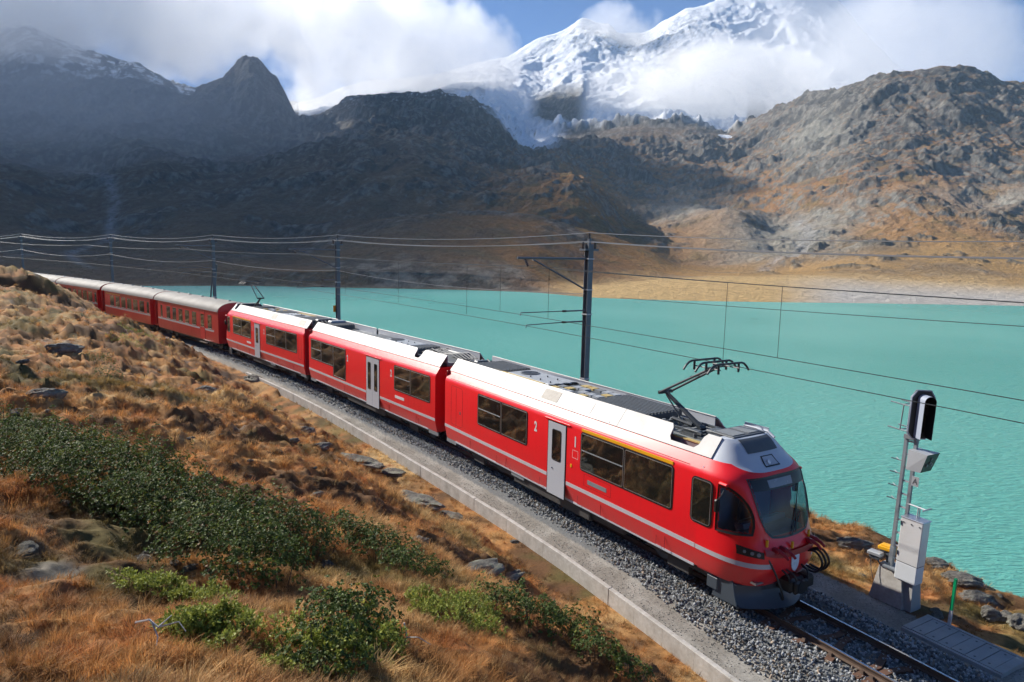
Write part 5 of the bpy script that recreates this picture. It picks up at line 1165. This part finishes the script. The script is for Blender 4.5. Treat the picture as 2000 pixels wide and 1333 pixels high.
def shrub(name, label, blobs, kind, dens, group='low evergreen shrubs on the slope'):
    """blobs: picture point of the foot, half width (m), height (m)"""
    g = on_ground([b[:2] for b in blobs]); O = g[0].copy(); root = empty(name, O, 0, label, 'shrub', group)
    P, Nn, Hh = [], [], []
    for c, (_, _, w, h) in zip(g, blobs):
        n = int(dens*w*w*(2.3 if kind == 'rose' else 1.9)*(1 if kind == 'rose' else .9)); a = rng.uniform(0, 6.283, n); rr = w*1.12*np.sqrt(rng.random(n))*(1+.22*gnoise(3*np.cos(a)+c.x*5, 3*np.sin(a)+c.y*5, 77)); x = c.x+rr*np.cos(a); y = c.y+rr*np.sin(a); gz = ground_z(x, y)
        prof = np.sqrt(np.clip(1-(rr/(w*1.3))**2, 0, 1)); lump = np.clip(.85+.95*fbm(x/.30, y/.30, 3, 201), .1, 1.7); sel = None
        if kind == 'juniper': lump = np.clip(.55+1.25*fbm(x/.34, y/.34, 3, 207), .12, 1.5)
        top = (1.4 if kind == 'rose' else 1.25)*h*np.sqrt(prof)*lump; lay = rng.random(n)**.3; z = gz+top*lay+.02; P.append(np.stack([x, y, z], 1)); Hh.append(lay)
        Nn.append(np.stack([np.cos(a)*rr/w*.8, np.sin(a)*rr/w*.8, .35+prof], 1))
    P = np.concatenate(P); Nn = np.concatenate(Nn); Hh = np.concatenate(Hh); Nn /= np.linalg.norm(Nn, axis=1)[:, None]
    per = 13 if kind == 'rose' else 14; n = len(P)*per; C0 = np.repeat(P, per, 0); N0 = np.repeat(Nn, per, 0)
    d = rng.normal(0, 1, (n, 3)); d -= (d*N0).sum(1)[:, None]*N0; d /= np.linalg.norm(d, axis=1)[:, None]
    if kind == 'rose':
        d = d+N0*rng.uniform(.1, 1.0, (n, 1)); L = rng.uniform(.015, .032, (n, 1)); Wd = L*.38; off = .006
    else:
        d = d*.8+N0*rng.uniform(.2, 1.3, (n, 1)); L = rng.uniform(.02, .042, (n, 1)); Wd = L*.18+.0016; off = .02
    d /= np.linalg.norm(d, axis=1)[:, None]
    side = np.cross(d, N0+rng.normal(0, .35, (n, 3))); side /= np.linalg.norm(side, axis=1)[:, None]
    base = C0+d*off+rng.normal(0, .004, (n, 3)) if kind == 'rose' else C0+N0*rng.uniform(-.035, .035, (n, 1))+d*.003
    V = np.stack([base, base+d*L*.5+side*Wd, base+d*L, base+d*L*.5-side*Wd], 1).reshape(-1, 3)-np.array(O); F = np.arange(4*n).reshape(-1, 4)
    if kind == 'rose':
        c = np.array((.048, .075, .018))+rng.random((n, 1))**1.3*np.array((.095, .125, .032)); rd = np.repeat(rng.random(len(P)) < .06, per); c[rd] = np.array((.16, .085, .025)); yl = np.repeat(rng.random(len(P)) < .12, per); c[yl] = c[yl]*np.array((1.9, 1.5, 1.0))
    else: c = np.array((.16, .20, .035))+rng.random((n, 1))*np.array((.22, .21, .045))
    c = c*np.repeat(.8+.35*rng.random(len(P)), per)[:, None]
    o = np_mesh('foliage', V, F, M_alp if kind == 'rose' else M_jun, root, cols=np.repeat(c, 4, 0), kind='stuff')
    mb = MB()
    for i in rng.integers(0, len(P), 60):
        q = Vector(P[i]); k = min(g, key=lambda e: (e-q).length); f = Vector((q.x*.75+k.x*.25, q.y*.75+k.y*.25, 0)); f.z = float(ground_z([f.x], [f.y])[0])-.03; mb.tube([f-O, f.lerp(q, .5)-O+Vector((0, 0, .03)), q-O], .006, 4, r2=.002)
    o2 = mb.build('stems', M_bark, root); o2['kind'] = 'stuff'
    return root
shrub('alpenrose_thicket', 'long dark green alpenrose thicket at the left edge, largest of the shrubs',
      [(20, 905, .95, .55), (95, 930, 1.0, .6), (180, 955, 1.0, .62), (255, 985, .95, .62), (325, 1020, .9, .6), (385, 1060, .8, .6), (440, 1100, .7, .55), (500, 1130, .5, .5), (540, 1150, .32, .4), (130, 900, .6, .45), (300, 960, .5, .45)], 'rose', 950)
shrub('alpenrose_bush', 'lighter green alpenrose bush just right of the big thicket', [(560, 1060, .55, .5), (595, 1085, .45, .4), (520, 1040, .4, .4)], 'rose', 900)
shrub('alpenrose_bush', 'rounded dark green bush in the middle of the slope, below the bare rock ledge', [(690, 1075, .45, .38), (745, 1095, .55, .42), (800, 1120, .40, .32), (850, 1130, .25, .22)], 'rose', 950)
shrub('alpenrose_bush', 'dark glossy bush near the bottom centre, right of the bright juniper', [(985, 1195, .38, .35), (1050, 1225, .42, .38), (1110, 1255, .42, .36), (1175, 1290, .36, .32), (1230, 1318, .28, .26)], 'rose', 1000)
shrub('alpenrose_bush', 'small dark bush at the left edge above the big thicket', [(5, 845, .4, .4)], 'rose', 700)
shrub('alpenrose_bush', 'dark leafy bush at the bottom edge behind the left juniper', [(660, 1255, .30, .30), (700, 1235, .3, .3), (640, 1320, .3, .3)], 'rose', 1000)
shrub('juniper_bush', 'bright green juniper cushion in the lower centre, above the dark glossy bush', [(870, 1215, .40, .30), (920, 1200, .36, .28), (840, 1190, .25, .22), (940, 1235, .25, .2)], 'juniper', 1200)
shrub('juniper_bush', 'bright green juniper at the bottom edge with dark gaps between its sprays', [(600, 1290, .24, .26), (670, 1300, .28, .26), (720, 1260, .26, .24), (580, 1330, .22, .2), (740, 1310, .2, .2)], 'juniper', 1400)
shrub('juniper_bush', 'light green juniper sprays under the lower end of the big thicket', [(330, 1160, .24, .2), (270, 1155, .2, .18), (385, 1185, .24, .2), (430, 1180, .2, .18)], 'juniper', 1300)
shrub('juniper_bush', 'lowest light green juniper patch in the red-brown grass at the lower left', [(380, 1250, .22, .2), (430, 1265, .24, .2), (470, 1240, .2, .18), (400, 1220, .2, .18)], 'juniper', 1400)
shrub('dwarf_shrub', 'small olive shrub on the upper hillside near the coaches', [(200, 712, .55, .45), (215, 742, .5, .35)], 'rose', 420)
shrub('dwarf_shrub', 'flat green mat of shrub on the crest in front of the coaches', [(280, 652, 1.3, .22), (310, 645, 1.2, .22), (250, 662, .9, .18)], 'juniper', 150)
shrub('dwarf_shrub', 'flat green cushion on the lake bank at the right edge', [(1915, 1118, .7, .22), (1950, 1122, .6, .2)], 'juniper', 420)

# --- rocks
m = NT('lichen_rock'); n = m.noise(1.6, 10, .68); n2 = m.noise(9, 8, .7); n3 = m.noise(4, 5, .6)
m.set(color=m.mix(m.ramp(n3, [(.52, (0, 0, 0)), (.62, (.7,)*3)]), m.ramp(n, [(.3, (.06, .058, .055)), (.52, (.18, .17, .15)), (.72, (.34, .32, .285))]), (.24, .25, .19)), rough=.92, spec=.15); m.bump(n2, 1.0, .10); M_rock = m.mat
def rock_mesh(name, seed, size, amp=.28):
    bm = bmesh.new(); bmesh.ops.create_icosphere(bm, subdivisions=4, radius=1); V = np.array([v.co[:] for v in bm.verts]); s_ = seed*7.3
    d = .55*fbm(V[:, 0]*1.1+s_, V[:, 1]*1.1+V[:, 2]*.9, 4, 301)+.45*fbm(V[:, 1]*1.3+s_, V[:, 2]*1.3-V[:, 0]*.7, 4, 307)
    d += .25*np.round(3*fbm(V[:, 2]*1.6+s_, V[:, 0]*.8, 2, 311))/3
    for v, k in zip(bm.verts, d): v.co *= 1+amp*2*float(k)
    bmesh.ops.scale(bm, vec=size, verts=bm.verts); me = bpy.data.meshes.new(name); bm.to_mesh(me); bm.free(); me.materials.append(M_rock)
    me.polygons.foreach_set('use_smooth', [True]*len(me.polygons)); me.set_sharp_from_angle(angle=R(32)); return me
ROCKS = [((935, 1118), (.62, .34, .22), 35, 'grey boulder with a flat sloping top, above the lower-centre juniper'),
         ((1000, 1135), (.35, .16, .10), 40, 'thin dark rock lying right below the flat-topped boulder'),
         ((815, 985), (1.15, .42, .20), -35, 'long low rock ledge in the orange grass near the edging wall'),
         ((880, 1012), (.55, .3, .14), -30, 'smaller rock at the lower end of the long ledge'),
         ((700, 900), (1.5, .42, .18), -28, 'long whitish rock slab higher on the slope'),
         ((770, 925), (.7, .34, .14), -32, 'flat rock continuing the whitish slab downhill'),
         ((595, 848), (.55, .4, .28), 10, 'dark broken rock in the shaded hollow of the slope'),
         ((625, 875), (.45, .3, .18), 30, 'pale rock just under the dark broken rock'),
         ((405, 765), (.55, .35, .3), 0, 'grey boulder alone in the grass below the third railcar'),
         ((125, 690), (1.0, .5, .30), 10, 'flat dark rock on the upper left hillside'),
         ((90, 775), (.5, .3, .2), 20, 'small dark rock left of the slope, above the thicket'),
         ((495, 742), (.9, .5, .35), -40, 'mossy rock at the path edge beside the third railcar'),
         ((780, 970), (.35, .2, .1), 0, 'low stone left of the long ledge'),
         ((1665, 1070), (.85, .42, .36), -25, 'lichen-covered rock on the bank behind the train nose'),
         ((1700, 1085), (.6, .35, .22), -30, 'lower rock right of the lichen-covered one, before the yellow box'),
         ((1828, 1110), (.7, .45, .34), -20, 'dark rock behind the metal cabinet'),
         ((1880, 1135), (.8, .5, .34), -25, 'large grey rock above the green post'),
         ((1905, 1175), (.7, .5, .30), -10, 'pale grey boulder right of the green post'),
         ((1935, 1200), (.42, .34, .30), 15, 'white-grey rock next to the pale boulder, downhill'),
         ((1962, 1212), (.40, .30, .26), -15, 'jagged pale rock near the right edge'),
         ((1988, 1222), (.45, .36, .30), 30, 'rock cut by the right edge of the picture'),
         ((1975, 1150), (.5, .35, .25), 0, 'grey rock high on the bank at the right edge'),
         ((1005, 1060), (.16, .12, .09), 0, 'fist-sized stone in the grass left of the wall'),
         ((820, 1060), (.2, .15, .13), 0, 'round stone above the middle bush')]
for k, ((u, v), size, rz, lb) in enumerate(ROCKS):
    p = on_ground([(u, v)])[0]; o = link('rock', rock_mesh('rock', k+1, [q*(.58 if u > 1500 else .85) for q in size], .36), loc=p-Vector((0, 0, size[2]*.12))); o.rotation_euler = (0, 0, R(rz)); tag(o, lb, 'rock', 'rocks among the grass')
sm = [rock_mesh('stone', 50+i, (1, .75, .55)) for i in range(4)]
sp = [(rng.uniform(20, 1150), rng.uniform(700, 1120)) for _ in range(70)]; sp = [q for q in sp if q[1] > 690+max(0, (q[0]-350))*.52][:40]+[(rng.uniform(1640, 1990), rng.uniform(1110, 1240)) for _ in range(10)]
for k, q in enumerate(sp):
    p = on_ground([q])[0]; s_, t_ = to_track([p.x], [p.y])
    if wall_t(s_[0])-.15 < t_[0] < 3.1: continue
    r = random.uniform(.05, .16); o = link('stone', sm[k % 4], loc=p+Vector((0, 0, r*.1))); o.scale = (r*1.3, r, r*.9); o.rotation_euler = (0, 0, random.uniform(0, 6)); tag(o, 'small weathered stone half sunk in the dry grass', 'stone', 'small stones in the grass')
# --- dead twigs
def twig(u, v, pts, label):
    p = on_ground([(u, v)])[0]+Vector((0, 0, .06)); o = empty('dead_twig', p, 0, label, 'twig')
    for k, br in enumerate(pts): mb = MB(); mb.tube([Vector(q) for q in br], .009 if k == 0 else .006, 5, r2=.003); mb.build('branch', M_dead, o)
twig(305, 1258, [[(-.16, .05, .06), (-.05, .02, .10), (.03, -.02, .07), (.15, .02, .09), (.22, -.03, .05)], [(-.02, .0, .09), (.04, -.05, .02), (.05, -.09, -.02)], [(.03, -.02, .07), (.09, .05, .12)]], 'bleached forked twig lying in the grass at the lower left')
twig(810, 1275, [[(-.10, .05, .16), (-.07, .03, .04), (.03, 0, .06), (.14, -.04, .02)], [(-.07, .03, .04), (-.10, .0, .0)]], 'bleached bent twig in the grass at the bottom centre')
# ------------------------------------------------------------------ clouds and haze
def cloud(name, c, size, dens, nscale, thr, seed, label, aniso=.2, soft=.35, billow=True):
    m = NT(name+'_vapour'); m.n.remove(m.b)
    obj = m.coord('Object')
    ln = m.node('ShaderNodeVectorMath', {0: obj}, operation='LENGTH').outputs['Value']
    fall = m.math('SUBTRACT', 1.0, ln)                         # 1 in the middle, 0 at the skin
    mp = m.node('ShaderNodeMapping', {'Vector': obj, 'Scale': (size[0]/nscale, size[1]/nscale, size[2]/nscale), 'Location': (seed*3.1, seed*1.7, seed)}).outputs[0]
    if billow:
        nz = m.noise(1.0, 4, .55, vec=mp, dist=.2); n2 = m.noise(2.6, 3, .55, vec=mp)
        ab = m.math('ABSOLUTE', m.math('SUBTRACT', m.math('MULTIPLY', n2, 2.0), 1.0))
        nz = m.math('ADD', m.math('MULTIPLY', nz, .92), m.math('MULTIPLY', ab, .26))
    else: nz = m.noise(1.0, 2, .5, vec=mp)
    d = m.math('ADD', m.math('MULTIPLY', m.math('SUBTRACT', nz, .5), 2.6), m.math('MULTIPLY', fall, 1.5))
    d = m.node('ShaderNodeMapRange', {'Value': d, 'From Min': thr, 'From Max': thr+soft, 'To Min': 0., 'To Max': dens}, clamp=True).outputs[0]
    pv = m.node('ShaderNodeVolumePrincipled', {'Color': (1, 1, 1, 1), 'Density': d, 'Anisotropy': aniso})
    m.l.new(pv.outputs[0], m.out.inputs['Volume']); m.mat.cycles.volume_step_rate = .25 if billow else 1.0
    bm = bmesh.new(); bmesh.ops.create_icosphere(bm, subdivisions=3, radius=1.0)
    me = bpy.data.meshes.new(name); bm.to_mesh(me); bm.free(); me.materials.append(m.mat)
    o = link(name, me, loc=c); o.scale = size
    return tag(o, label, 'cloud', kind='stuff')
def cl(u, v, y): return at_y(u, v, y)
cloud('cloud', cl(250, 15, 2900), (1150, 220, 330), .0066, 400, .08, 1, 'broad white cloud bank along the top of the left half, above the rock pyramid', .48, .28)
cloud('cloud', cl(735, 105, 2900), (600, 210, 330), .0072, 330, .08, 2, 'bright billowing cloud between the rock pyramid and the blue gap, hanging down to the glacier', .48, .28)
cloud('cloud', cl(-20, 80, 2350), (480, 220, 190), .004, 330, .10, 3, 'thin grey-blue cloud veiling the snowy ridge at the left edge', .4, .5)
cloud('cloud', cl(1385, 175, 2600), (455, 190, 205), .0075, 300, .08, 5, 'dense white cloud wrapped over the snow ridge right of the summit', .48, .28)
cloud('cloud', cl(1740, 90, 2600), (620, 200, 260), .005, 340, .10, 6, 'white cloud trailing over the top of the right-hand mountain', .5, .4)
cloud('cloud', cl(1215, 95, 3700), (290, 150, 250), .005, 220, .12, 7, 'small wisp in front of the upper snow ridge', .5, .4)
cloud('cloud', (-620, 1000, 190), (430, 380, 210), .0013, 300, -.2, 13, 'faint blue mist hanging against the dark left-hand slope', .2, 1.2, False)
cloud('cloud', (-1210, 2600, 1200), (350, 440, 100), .012, 400, -.1, 11, 'unseen cloud patch added to shade the cirque', .2, .35, False)  # added above the view, only to throw shade on the cirque
cloud('cloud', (-2270, 2260, 1180), (1000, 1150, 130), .0095, 700, -.1, 9, 'unseen cloud deck added to shade the left-hand mountain, outside the left edge', .2, .35, False)  # out of view, placed to keep the sun off the left-hand mountain
mb = MB(); mb.box((0, 2180, 690), (9400, 5160, 1420))
m = NT('haze_air'); m.n.remove(m.b)
pv = m.node('ShaderNodeVolumePrincipled', {'Color': (.55, .77, 1, 1), 'Density': .00007, 'Anisotropy': 0.0}); m.l.new(pv.outputs[0], m.out.inputs['Volume'])
tag(mb.build('haze', m.mat), kind='stuff')
